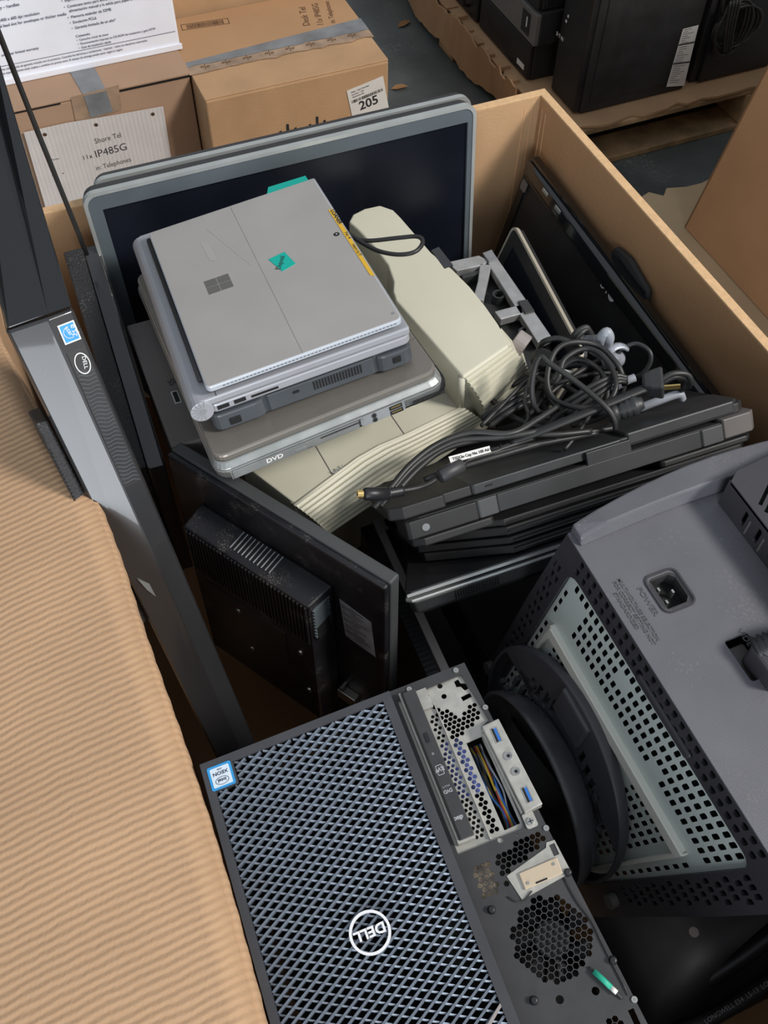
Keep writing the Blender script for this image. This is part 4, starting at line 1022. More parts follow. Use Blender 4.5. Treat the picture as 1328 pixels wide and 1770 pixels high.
# back face (upward) with recess frame
XB = .325
bo = [(0, .0315), (XB, .0315), (XB, .4050), (.10, .4020), (.03, .4000), (.0, .3960)]
soc = rrect(.0415, .2885, .0700, .3235, .006, 3)
vga = rrect(.0720, .2020, .0960, .2440, .003, 3)
link('back_panel', plate(bo, [soc, vga], -.004, 0), CRTG, CT, .001)
part('body', MB().hexa([CP(.32, .355, -.05), (XB, CP(.32, .355).y, -.352), (XB, CP(-.02, .355).y, -.352), CP(-.02, .355, -.05)], [CP(.32, .04, -.05), (XB, CP(.32, .04).y, -.040), (XB, CP(-.02, .04).y, -.040), CP(-.02, .04, -.05)]), CRTD, CT, .004)
for u0, u1, u2, u3 in ((.3315, .327, .3415, .337), (-.021, -.0255, -.031, -.0355)):
    part('side_shell', MB().hexa([CP(u2, DM, -.001), (XB, CP(u2, DM).y, -.357), (XB, CP(u3, DM).y, -.357), CP(u3, DM, -.001)], [CP(u0, .003, -.001), (XB, CP(u0, 0).y, -.003), (XB, CP(u1, 0).y, -.003), CP(u1, .003, -.001)]), CRTD, CT, .002)
rim = []
for k in range(13):
    f = k / 12; x = .004 + .33 * f; yb = .3775 - .006 * f + .012 * math.sin(math.pi * min(1, f * 1.2)) * .6; yo = .3985 + .016 * math.sin(math.pi * min(1, f * 1.1)) + .004 * f
    rim.append([(x, yb, 0), (x, yo, 0), (x, yo - .001, .015 if 0 < k < 12 else .012), (x, yb + .004, .0185 if k else .010)])
part('recess_rim', MB().loft(rim), CRTG, CT, .0022)
blkx = .152
slots = []
for k in range(26):
    cx_ = blkx + .030; cy_ = .352 - .0092 * k
    for j in range(2):
        o = j * .060; c, s = math.cos(.62), math.sin(.62); p = Vector((cx_ + o * c, cy_ + o * s)); hw, hh_ = .026, .0018
        slots.append([(p.x + a * hw * c - b * hh_ * s, p.y + a * hw * s + b * hh_ * c) for a, b in ((-1, -1), (1, -1), (1, 1), (-1, 1))])
slots = [s for s in slots if all(blkx + .006 < x < XB - .002 and .07 < y < .372 for x, y in s)]
link('vent_hood', plate([(blkx, .06), (XB, .06), (XB, .3935), (blkx + .012, .3780), (blkx, .370)], slots, .034, .038), CRTD, CT, .001)
part('hood_floor', MB().box((blkx + .01, .06, .002), (XB, .37, .016)), PCB, CT)
hw_ = []
for k in range(15): hw_.append(rrect(.030 + k * .021, .008, .036 + k * .021, .028, .002, 2))
link('hood_side', plate(rect(.0, .0, .318, .0365), hw_, -.003, 0, frame((blkx, .372, 0), (0, -1, 0), (0, 0, 1))), CRTD, CT)
hr = MB()
for k in range(14): hr.box((blkx - .0005, .372 - .030 - k * .021 - .012, .004), (blkx + .0045, .372 - .030 - k * .021 - .010, .024))
part('hood_rib', hr, TAUPP, CT)
part('hood_end', MB().box((blkx, .056, .0005), (XB, .0605, .038)).box((XB - .004, .06, .0005), (XB, .39, .036)), CRTD, CT)
# power inlet
pi = link('power_inlet', plate(rrect(.0385, .2850, .0730, .3270, .008, 4), [rrect(.0405, .2870, .0710, .3250, .006, 4)], .0, .0018), CRTD, CT, .0006)
link('inlet_liner', plate(rrect(.0405, .2870, .0710, .3250, .006, 4), [[(.0445, .2905), (.0640, .2905), (.0685, .2955), (.0685, .3165), (.0640, .3215), (.0445, .3215)]], -.014, -.0004), CHAS, pi)
part('inlet_floor', MB().box((.038, .284, -.018), (.073, .328, -.0145)), HOLE, pi)
part('pin', MB().box((.0480, .3105, -.0145), (.0500, .3140, -.0030)).box((.0590, .3040, -.0145), (.0610, .3075, -.0030)).box((.0480, .2965, -.0145), (.0500, .3000, -.0030)), CHROME, pi)
TR = Matrix.Translation((0, 0, .0002))
part('embossed_text', text_mesh([('POWER', .0290, .3195, .0072, -90, 1.25, 'LEFT', .015)], TR, .0004), EMB, CT)
part('embossed_text', text_mesh([('MULTI-VOLTAGE SELECTION', .0175, .3345, .0052, -90, 1.02, 'LEFT', .01), ('FOR CORRECT SETTING NOT', .0120, .3335, .0052, -90, 1.0, 'LEFT', .01), ('STANDARDIZED', .0065, .3230, .0052, -90, 1.05, 'LEFT', .01)], TR, .0004), EMB, CT)
part('embossed_text', text_mesh([('VIDEO', .089, .2490, .0072, -90, 1.2)], TR, .0004), EMB, CT)
# video lead plugged in
vc = part('video_socket', MB().prism(rrect(.0745, .2030, .0940, .2400, .002), -.028, -.012), TAUPP, CT, .001)
vcb = thing('video_cable', 'thick ribbed black video plug and lead in the tube monitor back', 'cable', Matrix.Translation((.36, 0, .865)))
part('plug', MB().prism(rrect(.0790, .1880, .1050, .2260, .004), -.010, .020), CRTD, vcb, .003)
sr = MB(); pts = []; rad = []
for k in range(26):
    f = k / 25; pts.append(Vector((.086 + .055 * f, .222 - .008 * f, .010 + .022 * math.sin(f * 1.5)))); rad.append(.0125 - .004 * f + (.0016 if k % 2 else -.0012))
part('strain_relief', sr.tube(pts, rad, 14), BLK, vcb)
part('lead', MB().tube(catmull([pts[-1], pts[-1] + Vector((.04, -.01, .008)), pts[-1] + Vector((.075, -.06, .006)), (.22, .09, .044), (.24, .0, .044)], 6), .0062, 10), BLK, vcb)
# swivel foot
for u_ in (.318, -.026): part('rubber_foot', MB().cyl(CP(u_, .285, 0), CP(u_, .285, .008), .008, 16), TAUPP, CT)
cD = Vector((-.139 * .248 - .012, .272, -.990 * .248 + .002))
dh = []
for k in range(5): dh.append(rect(.052 + k * .0, .0, .0, .0)) if False else None
def dome_holes():
    out = []
    for sgn in (1, -1):
        for k in range(4): out.append([(sgn * (.030 + .013 * k) - .004, .066 - .006 * k), (sgn * (.030 + .013 * k) + .004, .066 - .006 * k), (sgn * (.030 + .013 * k) + .004, .092 - .006 * k), (sgn * (.030 + .013 * k) - .004, .092 - .006 * k)])
        for k in range(5): out.append([(sgn * (.036 + .014 * k) - .003, .018), (sgn * (.036 + .014 * k) + .003, .018), (sgn * (.036 + .014 * k) + .003, .046 - .003 * k), (sgn * (.036 + .014 * k) - .003, .046 - .003 * k)])
        out.append([(sgn * .062, .070), (sgn * .094, .052), (sgn * .090, .046), (sgn * .060, .062)])
        for j in range(4):
            for k in range(6 - j): out.append(rect(sgn * (.060 + .010 * k) - .0032, -.012 - .013 * j, sgn * (.060 + .010 * k) + .0032, -.004 - .013 * j))
    return out
DMx = frame(cD, (0, -1, 0), (.139, 0, .990)) @ Matrix.Scale(.96, 4)       # out = -x
link('swivel_plate', plate(circle(0, 0, .134, 56), dome_holes() + [rect(-.022, .008, .022, .034)], -.004, .002, DMx), DOME, CT, .002)
part('swivel_skirt', MB().loft([[(DMx @ Vector((r_ * math.cos(a * .1122), r_ * math.sin(a * .1122), z_))) for a in range(56)] for r_, z_ in ((.128, -.014), (.133, -.008), (.1345, .001), (.133, .0025), (.130, .001))], cap=False, smooth=True), DOME, CT)
part('swivel_lug', MB().box((-.030, .086, -.002), (.022, .128, .007)).xform(DMx), DOME, CT, .003)
part('swivel_neck', MB().cyl(cD + Vector((.0, 0, 0)), cD + Vector((-.022, -.004, -.010)), .062, 40, .050), BLKM, CT)
cF = Vector((.298 - .36, .259, .604 - .865))
FM = frame(cF, (0, -1, 0), (.05, 0, 1))
prof = [(.0, -.022), (.070, -.021), (.088, -.017), (.098, -.010), (.105, .0), (.1085, .008), (.1095, .014), (.108, .0165), (.104, .014), (.098, .006), (.080, .0), (.0, -.004)]
rings = [[FM @ Vector((max(r_, .0005) * math.cos(2 * math.pi * k / 64), max(r_, .0005) * math.sin(2 * math.pi * k / 64), z_)) for k in range(64)] for r_, z_ in prof]
part('swivel_foot', MB().loft(rings, cap=True, smooth=True), FOOT, CT)

# ------------------------------------------------------------------ rugged laptop pile at the right
o3 = Vector((.232, .513, .820)); e_x = Vector((.99959, -.0286, 0)); nn = Vector((0, math.sin(math.radians(40)), math.cos(math.radians(40))))
KM = frame(o3, e_x, nn.cross(e_x)) @ Matrix.Diagonal((1, 1, .92, 1))
def chamf(x0, y0, x1, y1, c0, c1, cb=.012): return [(x0 + c0, y0), (x1 - c1, y0), (x1, y0 + c1 * .9), (x1, y1 - cb), (x1 - cb, y1), (x0 + cb, y1), (x0, y1 - cb), (x0, y0 + c0 * .7)]
k1 = thing('laptop', 'thick black rugged laptop on top of the dark pile at right', 'laptop', KM @ Matrix.Translation((0, 0, 0)))
part('lid', MB().prism(chamf(.0, .0, .419, .205, .016, .010), -.0125, 0), LATG2, k1, .002)
part('lid_panel', MB().prism(chamf(.085, -.0035, .262, .06, .003, .003), -.0115, .0005), LATG, k1, .0015)
part('lid_panel', MB().prism(chamf(.268, -.001, .412, .06, .003, .010), -.0105, .0042), LATG, k1, .002)
part('bumper', MB().prism(chamf(-.006, -.005, .055, .07, .014, .003, .003), -.0145, .0005), BLKM, k1, .003)
part('latch', MB().box((.215, -.0085, -.019), (.268, -.0035, -.0015)), LATG, k1, .0008)
part('lock_slot', MB().box((.100, -.0042, -.0060), (.108, -.0033, -.0042)), HOLE, k1)
part('base', MB().prism(chamf(.012, -.007, .415, .205, .010, .006), -.0385, -.0155), LATG2, k1, .002)
part('front_bumper', MB().prism(chamf(.006, -.0115, .085, .03, .004, .002, .002), -.0375, -.0165), LATG2, k1, .0018)
part('front_bumper', MB().prism(chamf(.085, -.0105, .108, .03, .002, .002, .002), -.0375, -.0165), TAPEG, k1, .001)
part('front_strip', MB().prism(chamf(.108, -.0095, .352, .03, .001, .001, .001), -.0370, -.0165), LATG, k1, .001)
part('front_bumper', MB().prism(chamf(.352, -.0105, .380, .03, .002, .002, .002), -.0370, -.0165), TAPEG, k1, .001)
part('corner_cap', MB().prism(chamf(.380, -.0095, .424, .05, .002, .008, .003), -.0360, -.0120), TAUPP, k1, .0015)
screw('screw', .0, .0, 0, .003, CHAS, k1) if False else None
part('screw', MB().cyl((.026, -.0125, -.027), (.026, -.0112, -.027), .0042, 16), TAPE, k1)
part('skid', MB().prism(chamf(.010, -.012, .100, .05, .012, .004, .003), -.0490, -.0390), LATG2, k1, .002)
part('skid', MB().prism(chamf(.30, -.010, .418, .05, .004, .010, .003), -.0470, -.0390), LATG2, k1, .002)
for i, (zt, lab, x0, xr, yo) in enumerate(((-.0500, 'thin black laptop with cut-off corner second from the top of the dark pile', .028, .424, -.002), (-.0725, 'thin black laptop with cut-off corner just above the silver-edged laptop', .030, .405, -.004))):
    k2 = thing('laptop', lab, 'laptop', KM)
    part('lid', MB().prism(chamf(x0, yo, xr, .20, .085, .02), zt - .0080, zt), BLKM, k2, .0015)
    part('base', MB().prism(chamf(x0 + .004, yo - .002, xr - .004, .20, .082, .02), zt - .0195, zt - .0095), BLKM, k2, .0015)
    part('edge_trim', MB().tube([(x0 + .088, yo - .0022, zt - .0045), (xr - .02, yo - .0022, zt - .0045)], .0010, 6).tube([(x0 + .086, yo - .0042, zt - .0140), (xr - .024, yo - .0042, zt - .0140)], .0012, 6), LATG, k2)
k4 = thing('laptop', 'black laptop with silver edges and side vent at the bottom of dark pile', 'laptop', KM)
def plane4(z0, z1, g=0): return MB().prism([(-.005 - g, -.012 - g), (.40 + g, -.012 - g), (.40 + g, .19), (.060, .19), (-.010 - g, -.006)], z0, z1)
part('lid', plane4(-.1010, -.0945), SATIN, k4, .0015)
part('lid_edge', MB().box((-.010, -.0135, -.0995), (.395, -.0122, -.0960)), SILV, k4)
part('silver_edge', plane4(-.1075, -.1040, .0012), SILV, k4, .001)
part('base', MB().loft([[(x, y, -.1080) for x, y in [(-.004, -.011), (.40, -.011), (.40, .19), (.061, .19), (-.009, -.005)]], [(x, y, -.1230) for x, y in [(-.001, -.008), (.397, -.008), (.397, .19), (.064, .19), (-.006, -.002)]], [(x, y, -.1300) for x, y in [(.008, .002), (.39, .002), (.39, .18), (.07, .18), (.002, .008)]]]), LATG, k4, .002)
kv = MB()
for k in range(17): kv.box((.042 + k * .0030, -.0112, -.1205), (.0436 + k * .0030, -.0090, -.1105))
part('vent', kv, HOLE, k4)
# panel standing under the pile
ps = thing('flat_panel', 'dark flat panel with taupe edge strip standing under the laptop pile', 'monitor', Matrix.Translation((.249, .32, .645)))
part('edge_strip', MB().hexa([(-.004, .02, -.30), (.006, .02, -.30), (.013, .30, -.30), (.003, .30, -.30)], [(-.004, .02, 0), (.006, .02, 0), (.013, .30, 0), (.003, .30, 0)]), TAUPEDGE, ps, .001)
part('panel', MB().hexa([(-.020, .022, -.30), (-.0045, .022, -.30), (.0025, .298, -.30), (-.013, .298, -.30)], [(-.020, .022, -.004), (-.0045, .022, -.004), (.0025, .298, -.004), (-.013, .298, -.004)]), BLK, ps, .001)
pvn = MB()
for k in range(40): pvn.box((-.0195 + .007 * k / 40, .03 + k * .0065, -.0045), (-.006 + .007 * k / 40, .0325 + k * .0065, -.0035))
part('vent', pvn, HOLE, ps)

dmn = thing('monitor', 'black flat monitor lying deep in the carton between laptop pile and workstation', 'monitor', Matrix.Translation((.46, .54, .40)))
part('rear_cover', MB().prism(rrect(-.192, -.24, .19, .26, .012, 4), .0, .030), BLK, dmn, .004)
part('housing', MB().loft([[(x, y, .030) for x, y in rrect(-.12, -.16, .13, .18, .02, 4)], [(x, y, .055) for x, y in rrect(-.10, -.13, .11, .15, .02, 4)]]), BLKM, dmn, .004)
# ------------------------------------------------------------------ wide black monitor leaning on the right wall
T1 = Vector((.664, 1.030, .786)); T2 = Vector((.664, .545, .763)); dn = Vector((-.19, .05, -.97))
LGM = frame(T1, T2 - T1, -dn)
lgm_ = thing('monitor', 'wide glossy black monitor upside down leaning against the right carton wall', 'monitor', LGM)
WL = (T2 - T1).length; HLg = .30
po = rect(0, -HLg, WL, 0)
link('bezel', plate(rrect(0, -HLg, WL, 0, .006, 4), [rect(.014, -HLg + .014, WL - .014, -.034)], -.012, 0), GLOSS, lgm_, .0015)
part('screen', MB().box((.013, -HLg + .013, -.008), (WL - .013, -.033, -.003)), BLKM, lgm_)
part('chin', MB().loft([[(.004, -.031, .0005), (.004, -.005, .0005), (.004, -.008, .006), (.004, -.024, .006)], [(WL * .5, -.036, .0005), (WL * .5, -.003, .0005), (WL * .5, -.008, .0095), (WL * .5, -.028, .0095)], [(WL - .004, -.031, .0005), (WL - .004, -.005, .0005), (WL - .004, -.008, .006), (WL - .004, -.024, .006)]]), GLOSS, lgm_, .002)
part('rear_cover', MB().loft([[(x, y, -.0125) for x, y in po], [(x * .94 + WL * .03, y * .9 - .015, -.020) for x, y in po]]), BLK, lgm_, .003)
part('button', MB().box((.060, -.016, .0055), (.075, -.010, .0085)).box((.098, -.016, .0060), (.113, -.010, .0092)), HPSIL, lgm_, .002)
lo_ = LGM.inverted() @ on(1058, 512, LGM @ Vector((0, 0, 0)), LGM.to_3x3() @ Vector((0, 0, 1)))
lg1 = link('logo', plate(circle(lo_.x, lo_.y, .0072, 28), [rect(lo_.x - .0008, lo_.y - .004, lo_.x + .0004, lo_.y + .004)], -.0005, .0006), WHITET, lgm_)
part('lettering', text_mesh([('LG', lo_.x - .0105, lo_.y + .0050, .0150, 180, .95, 'LEFT', .03)], Matrix.Translation((0, 0, .0002))), WHITET, lg1)
part('corner_sticker', MB().prism(rrect(.004, -.052, .018, -.036, .003), -.0002, .0012), TAUPP, lgm_)
part('stand_bracket', MB().prism([(.20, -.03), (.215, .010), (.245, .016), (.300, .008), (.315, -.03)], -.0210, -.0125).box((.225, -.02, -.0215), (.30, .006, -.0125)), BLKM, lgm_, .003)
# ------------------------------------------------------------------ thin panel with pale edge
A1 = Vector((.590, .930, .760)); A2 = Vector((.561, .700, .757))
TMn = frame(A1, A2 - A1, Vector((.30, 0, .95)))
th_ = thing('flat_panel', 'thin dark panel with pale metal edge leaning left of the black monitor', 'monitor', TMn)
Wt = (A2 - A1).length + .02
part('rear_cover', MB().prism(rrect(.001, -.219, Wt - .001, -.001, .012, 5), -.012, -.004), BLKM, th_, .001)
link('metal_edge', plate(rrect(-.001, -.221, Wt + .001, .001, .013, 5), [rrect(.0025, -.2175, Wt - .0025, -.0025, .010, 5)], -.0045, .0005), PALE, th_, .0008)
link('bezel', plate(rrect(.0025, -.2175, Wt - .0025, -.0025, .010, 5), [rect(.020, -.20, Wt - .020, -.022)], -.003, 0), BLKM, th_)
part('screen', MB().box((.019, -.201, -.0029), (Wt - .019, -.021, -.001)), SCREEN, th_)
# ------------------------------------------------------------------ cast aluminium bracket
AZ = .740
ab = thing('metal_bracket', 'cast aluminium bracket frame with black plastic tray behind the cream machine', 'bracket', Matrix.Translation((.50, .80, AZ)))
AB = Matrix.Translation((-.50, -.80, -AZ))
def apoly(pts, z0, z1):
    q = [pz(px, py, AZ) for px, py in pts]; q = [(p.x - .50, p.y - .80) for p in q]
    a = sum(q[i][0] * q[(i + 1) % len(q)][1] - q[(i + 1) % len(q)][0] * q[i][1] for i in range(len(q)))
    return MB().prism(q if a > 0 else q[::-1], z0, z1)
part('bar', apoly([(772, 453), (828, 441), (846, 450), (836, 458), (790, 468)], -.012, 0), ALU, ab, .0012)
part('bar', apoly([(836, 436), (852, 434), (955, 583), (930, 592), (846, 458)], -.012, 0), ALU, ab, .0012)
part('bar', apoly([(830, 455), (850, 458), (836, 520), (818, 515), (826, 486)], -.012, 0), ALU, ab, .0012)
part('bar', apoly([(855, 538), (900, 526), (906, 541), (866, 552)], -.012, 0), ALU, ab, .0012)
part('pad', apoly([(834, 440), (850, 434), (859, 450), (845, 455)], .0002, .003), TAPE, ab, .0006)
part('pad', apoly([(895, 523), (911, 520), (924, 540), (908, 544)], .0002, .003), CHAS, ab, .0006)
part('tray', apoly([(765, 455), (845, 440), (960, 590), (930, 640), (850, 600)], -.030, -.020), LATG2, ab, .001)
for (px, py) in ((862, 512), (907, 577)):
    p = pz(px, py, AZ - .010); p = (p.x - .50, p.y - .80)
    link('post', plate(circle(p[0], p[1], .0085, 20), [circle(p[0], p[1], .0062, 20)], -.024, -.006), LATG, ab)
part('divider', apoly([(798, 470), (832, 462), (834, 468), (800, 477)], -.026, -.004), LATG, ab, .001)
rl = part('roller', MB().cyl(pz(888, 588, .775), pz(908, 602, .770), .016, 24), TAUPEDGE, None, .002)
tag(rl, 'pale grey plastic roller end peeking out behind the cream machine', 'roller')

# ------------------------------------------------------------------ dark curved shell bottom right, with printed cord
bsn = thing('monitor_shell', 'black curved plastic monitor back lying below the tube monitor, bottom right', 'monitor', Matrix.Translation((.40, .0, .36)))
rings = []
for k in range(9):
    f = k / 8; z = .10 * math.sin(f * math.pi / 2) - .10; s = math.cos(f * math.pi / 2) * .55 + .45
    rings.append([(.12 + (x - .12) * s, .14 + (y - .14) * s, z + .04) for x, y in rrect(-.07, -.012, .275, .30, .03, 4)])
part('rear_cover', MB().loft(rings, smooth=True), BLK, bsn)
part('screw_boss', MB().cyl((.045, .082, .026), (.045, .082, .0405), .006, 14), TAUPEDGE, bsn)
part('ridge', MB().tube(catmull([(.0, .03, .005), (.10, .04, .030), (.18, .06, .034), (.26, .12, .0)], 6), .012, 10), BLK, bsn)
cpts = catmull([pz(1140, 1798, .375), pz(1215, 1768, .38), pz(1270, 1738, .382), pz(1330, 1697, .385), pz(1400, 1645, .385)], 8)
co = part('power_cable', MB().tube(cpts, .0085, 12), BLKM, None)
tag(co, 'thick black cord with printed lettering at the lower right corner', 'cord')
a_, b_ = pz(1218, 1766, .391), pz(1328, 1698, .396)
up_ = (CAM - a_).normalized(); xd = (b_ - a_).normalized(); yd = up_.cross(xd)
part('lettering', text_mesh([('LONGWELL E54  LS-13  LOW', 0, -.003, .0072, 0, 1.05)], frame(a_, xd, yd)), TAPE, co)
# ------------------------------------------------------------------ heap of cords
def z4(x, y, z): return pz(560 + .5783 * x, 320 + .5783 * y, z)
def z3(x, y, z): return pz(640 + .2711 * x, 540 + .2711 * y, z)
def cord(label, paths, r, m=CABLE, name='power_cable', n=8, flat=None):
    mb = MB()
    for pts in paths: mb.tube(catmull(pts, 7), r, n, True, flat)
    o = part(name, mb, m, None); tag(o, label, 'cable', None); return o
cord('black cord drooping in an angular front loop over the cable heap',
     [[z4(700, 690, .800), z4(660, 692, .810), z4(630, 660, .830), z4(622, 600, .850), z4(632, 540, .865), z4(650, 513, .872), z4(672, 530, .870), z4(760, 592, .862), z4(840, 660, .852), z4(868, 700, .842), z4(872, 730, .832)]], .0032)
cord('black cord coiled in one wide round loop in the cable heap',
     [[z4(600, 560, .80), z4(690, 590, .83), z4(720, 520, .845), z4(790, 488, .85), z4(850, 530, .85), z4(874, 600, .845), z4(840, 655, .835), z4(760, 665, .83), z4(690, 640, .825), z4(668, 580, .835), z4(690, 500, .85), z4(740, 470, .855), z4(820, 480, .85), z4(880, 540, .845), z4(900, 600, .83)],
      [z4(660, 640, .80), z4(700, 560, .82), z4(760, 520, .832), z4(830, 560, .83), z4(845, 640, .82), z4(790, 690, .81), z4(700, 668, .805), z4(660, 600, .81)]], .0031)
cord('grey thin lead arching up alone above the right side of cable heap',
     [[z4(800, 545, .80), z4(862, 545, .81), z4(880, 500, .825), z4(930, 474, .835), z4(972, 495, .835), z4(976, 530, .825), z4(950, 565, .81), z4(910, 580, .795)]], .0026, LATG, 'cable')
cord('flat ribbed black cord running straight across the heap to the two-pin plug',
     [[z4(560, 765, .822), z4(640, 738, .832), z4(760, 690, .840), z4(880, 640, .845), z4(960, 608, .846)]], .0062, LATG2, 'power_cable', 10, .55)
cord('three thin black cords gathered in a tied bundle right of the wide loop',
     [[z4(640, 700, .80), z4(720, 650, .82), z4(800, 600, .838), z4(870, 570, .842), z4(905, 575, .838)], [z4(660, 720, .80), z4(730, 665, .82), z4(810, 612, .836), z4(870, 580, .840), z4(905, 582, .836)], [z4(700, 725, .80), z4(760, 670, .82), z4(820, 625, .834), z4(875, 590, .838), z4(905, 590, .834)]], .0029)
cord('black cords fanning from the cream machine along the top laptop',
     [[z4(150, 965, .815), z4(200, 905, .822), z4(260, 835, .828), z4(340, 775, .832), z4(440, 740, .835), z4(560, 742, .835), z4(640, 700, .832), z4(700, 660, .828)],
      [z4(170, 960, .815), z4(230, 880, .822), z4(300, 815, .828), z4(400, 765, .832), z4(520, 755, .832), z4(640, 735, .832), z4(720, 700, .828)],
      [z4(210, 925, .815), z4(280, 850, .822), z4(360, 790, .828), z4(470, 760, .830), z4(590, 745, .83), z4(700, 745, .83), z4(800, 735, .826)]], .0034)
cord('pair of black cords lying lower along the lid of the top rugged laptop',
     [[z4(330, 870, .815), z4(400, 845, .820), z4(520, 810, .822), z4(640, 775, .822), z4(760, 745, .822), z4(870, 725, .820)],
      [z4(300, 880, .813), z4(420, 830, .820), z4(560, 790, .822), z4(690, 765, .822), z4(820, 740, .820)]], .0032)
cord('thin black cords crossing diagonally behind the flat ribbed cord',
     [[z4(470, 720, .80), z4(540, 650, .805), z4(590, 600, .808), z4(640, 560, .81)], [z4(560, 770, .81), z4(610, 700, .812), z4(600, 640, .812), z4(625, 560, .815)],
      [z4(720, 790, .815), z4(760, 740, .82), z4(800, 680, .822), z4(835, 620, .825)], [z4(640, 610, .80), z4(720, 585, .815), z4(800, 565, .82), z4(890, 560, .82)], [z4(900, 600, .80), z4(880, 660, .81), z4(820, 700, .812), z4(740, 720, .81)]], .0024)
cord('tangled black cords deep at the bottom of the cable heap',
     [[z4(560, 600, .775), z4(650, 560, .79), z4(720, 600, .79), z4(800, 640, .79), z4(850, 590, .79), z4(780, 540, .79), z4(690, 560, .785), z4(640, 640, .785), z4(720, 700, .79), z4(820, 680, .79)],
      [z4(580, 640, .78), z4(660, 680, .79), z4(760, 640, .795), z4(820, 560, .795), z4(740, 520, .79), z4(660, 560, .785)],
      [z4(600, 700, .785), z4(680, 620, .80), z4(760, 560, .805), z4(840, 520, .80), z4(890, 540, .79)],
      [z4(500, 640, .78), z4(560, 690, .79), z4(650, 720, .795), z4(740, 690, .80), z4(840, 690, .80)]], .0033)
cord('bundle of black cords showing under the right end of the ribbed block',
     [[z4(470, 700, .79), z4(540, 650, .80), z4(620, 610, .80)], [z4(480, 712, .79), z4(550, 662, .80), z4(625, 622, .80)], [z4(492, 722, .79), z4(560, 675, .80), z4(630, 640, .80)]], .0036)
cord('double black cord arching over the corner of the metal bracket',
     [[z4(640, 500, .80), z4(655, 470, .82), z4(700, 458, .828), z4(745, 475, .825), z4(770, 500, .81)], [z4(735, 470, .81), z4(755, 440, .822), z4(785, 425, .825), z4(795, 450, .815), z4(790, 490, .80)], [z4(745, 475, .81), z4(766, 445, .822), z4(790, 432, .822), z4(806, 460, .81)]], .0035)
cord('black cord curling over the end of the two-pin plug',
     [[z4(968, 625, .838), z4(1000, 590, .85), z4(1040, 565, .858), z4(1085, 566, .855), z4(1097, 590, .845), z4(1080, 608, .83), z4(1050, 612, .82)], [z4(975, 630, .836), z4(1006, 597, .846), z4(1044, 574, .854), z4(1078, 576, .85), z4(1087, 592, .842), z4(1076, 602, .83)]], .0034)
# velcro-wrapped coil end
vb = MB()
vb.loft([[z4(617, 500, .815), z4(650, 480, .830), z4(690, 500, .835), z4(698, 530, .830), z4(660, 545, .822), z4(628, 528, .815)],
         [z4(612, 515, .790), z4(650, 495, .79), z4(695, 515, .79), z4(700, 545, .79), z4(660, 560, .79), z4(622, 548, .79)]])
tag(part('cable_strap', vb, BLKM, None, .006, 3), 'black fabric strap wrapped around cords beside the cream block corner', 'strap')
# clear bag and metal clips
fb = MB()
pts = [z4(760, 440, .80), z4(800, 455, .825), z4(835, 440, .845), z4(852, 450, .84), z4(845, 490, .82), z4(900, 495, .82), z4(905, 530, .81), z4(880, 550, .80), z4(850, 545, .815), z4(810, 510, .815), z4(775, 490, .80)]
cen = z4(835, 505, .835); vs_ = pts + [cen, z4(820, 475, .85), z4(868, 520, .832), z4(838, 455, .855)]
fb.add(vs_, [(0, 1, 12), (1, 14, 12), (1, 2, 14), (2, 3, 14), (3, 4, 14), (14, 4, 12), (4, 11, 12), (4, 5, 13), (4, 13, 11), (5, 6, 13), (6, 7, 13), (7, 8, 13), (8, 11, 13), (8, 9, 11), (9, 10, 12), (9, 12, 11), (10, 0, 12)], True)
fo = part('clear_bag', fb, FOIL, None)
so = fo.modifiers.new('thickness', 'SOLIDIFY'); so.thickness = .002
sb_ = fo.modifiers.new('smooth', 'SUBSURF'); sb_.levels = 2; sb_.render_levels = 2
tag(fo, 'crumpled shiny grey plastic bag behind the black cords', 'plastic bag')
gl = MB()
gl.tube(catmull([z4(822, 500, .825), z4(828, 460, .848), z4(845, 440, .858), z4(853, 460, .848), z4(840, 490, .828)], 6), .006, 10)
tag(part('cable', gl, CABLEG, None), 'short thick grey cable bend standing up in the crumpled bag', 'cable')
gc = cord('pale grey video cable curving under the plug by the black monitor', [[z4(860, 610, .80), z4(905, 585, .812), z4(930, 575, .815)], [z4(940, 668, .805), z4(1000, 645, .815), z4(1060, 625, .82), z4(1072, 640, .812)]], .0048, CABLEG, 'video_cable')
# shiny ring connector
rg = MB(); cq = z4(880, 520, .822)
rg.tube([cq + Vector((.016 * math.cos(a * .3), .009 * math.sin(a * .3), .012 * math.sin(a * .3))) for a in range(2, 13)], .0062, 8, True, .45)
tag(part('metal_clip', rg, FOIL, None), 'shiny curved grey clip beside the thin arching lead', 'clip')
# paper leaflet inside heap
lf = MB().hexa([z4(690, 545, .792), z4(770, 560, .792), z4(740, 572, .792), z4(695, 556, .792)], [z4(690, 545, .794), z4(770, 560, .794), z4(740, 572, .794), z4(695, 556, .794)])
tag(part('paper_slip', lf, LABW, None), 'pale striped paper slip seen through the cord loops', 'paper')
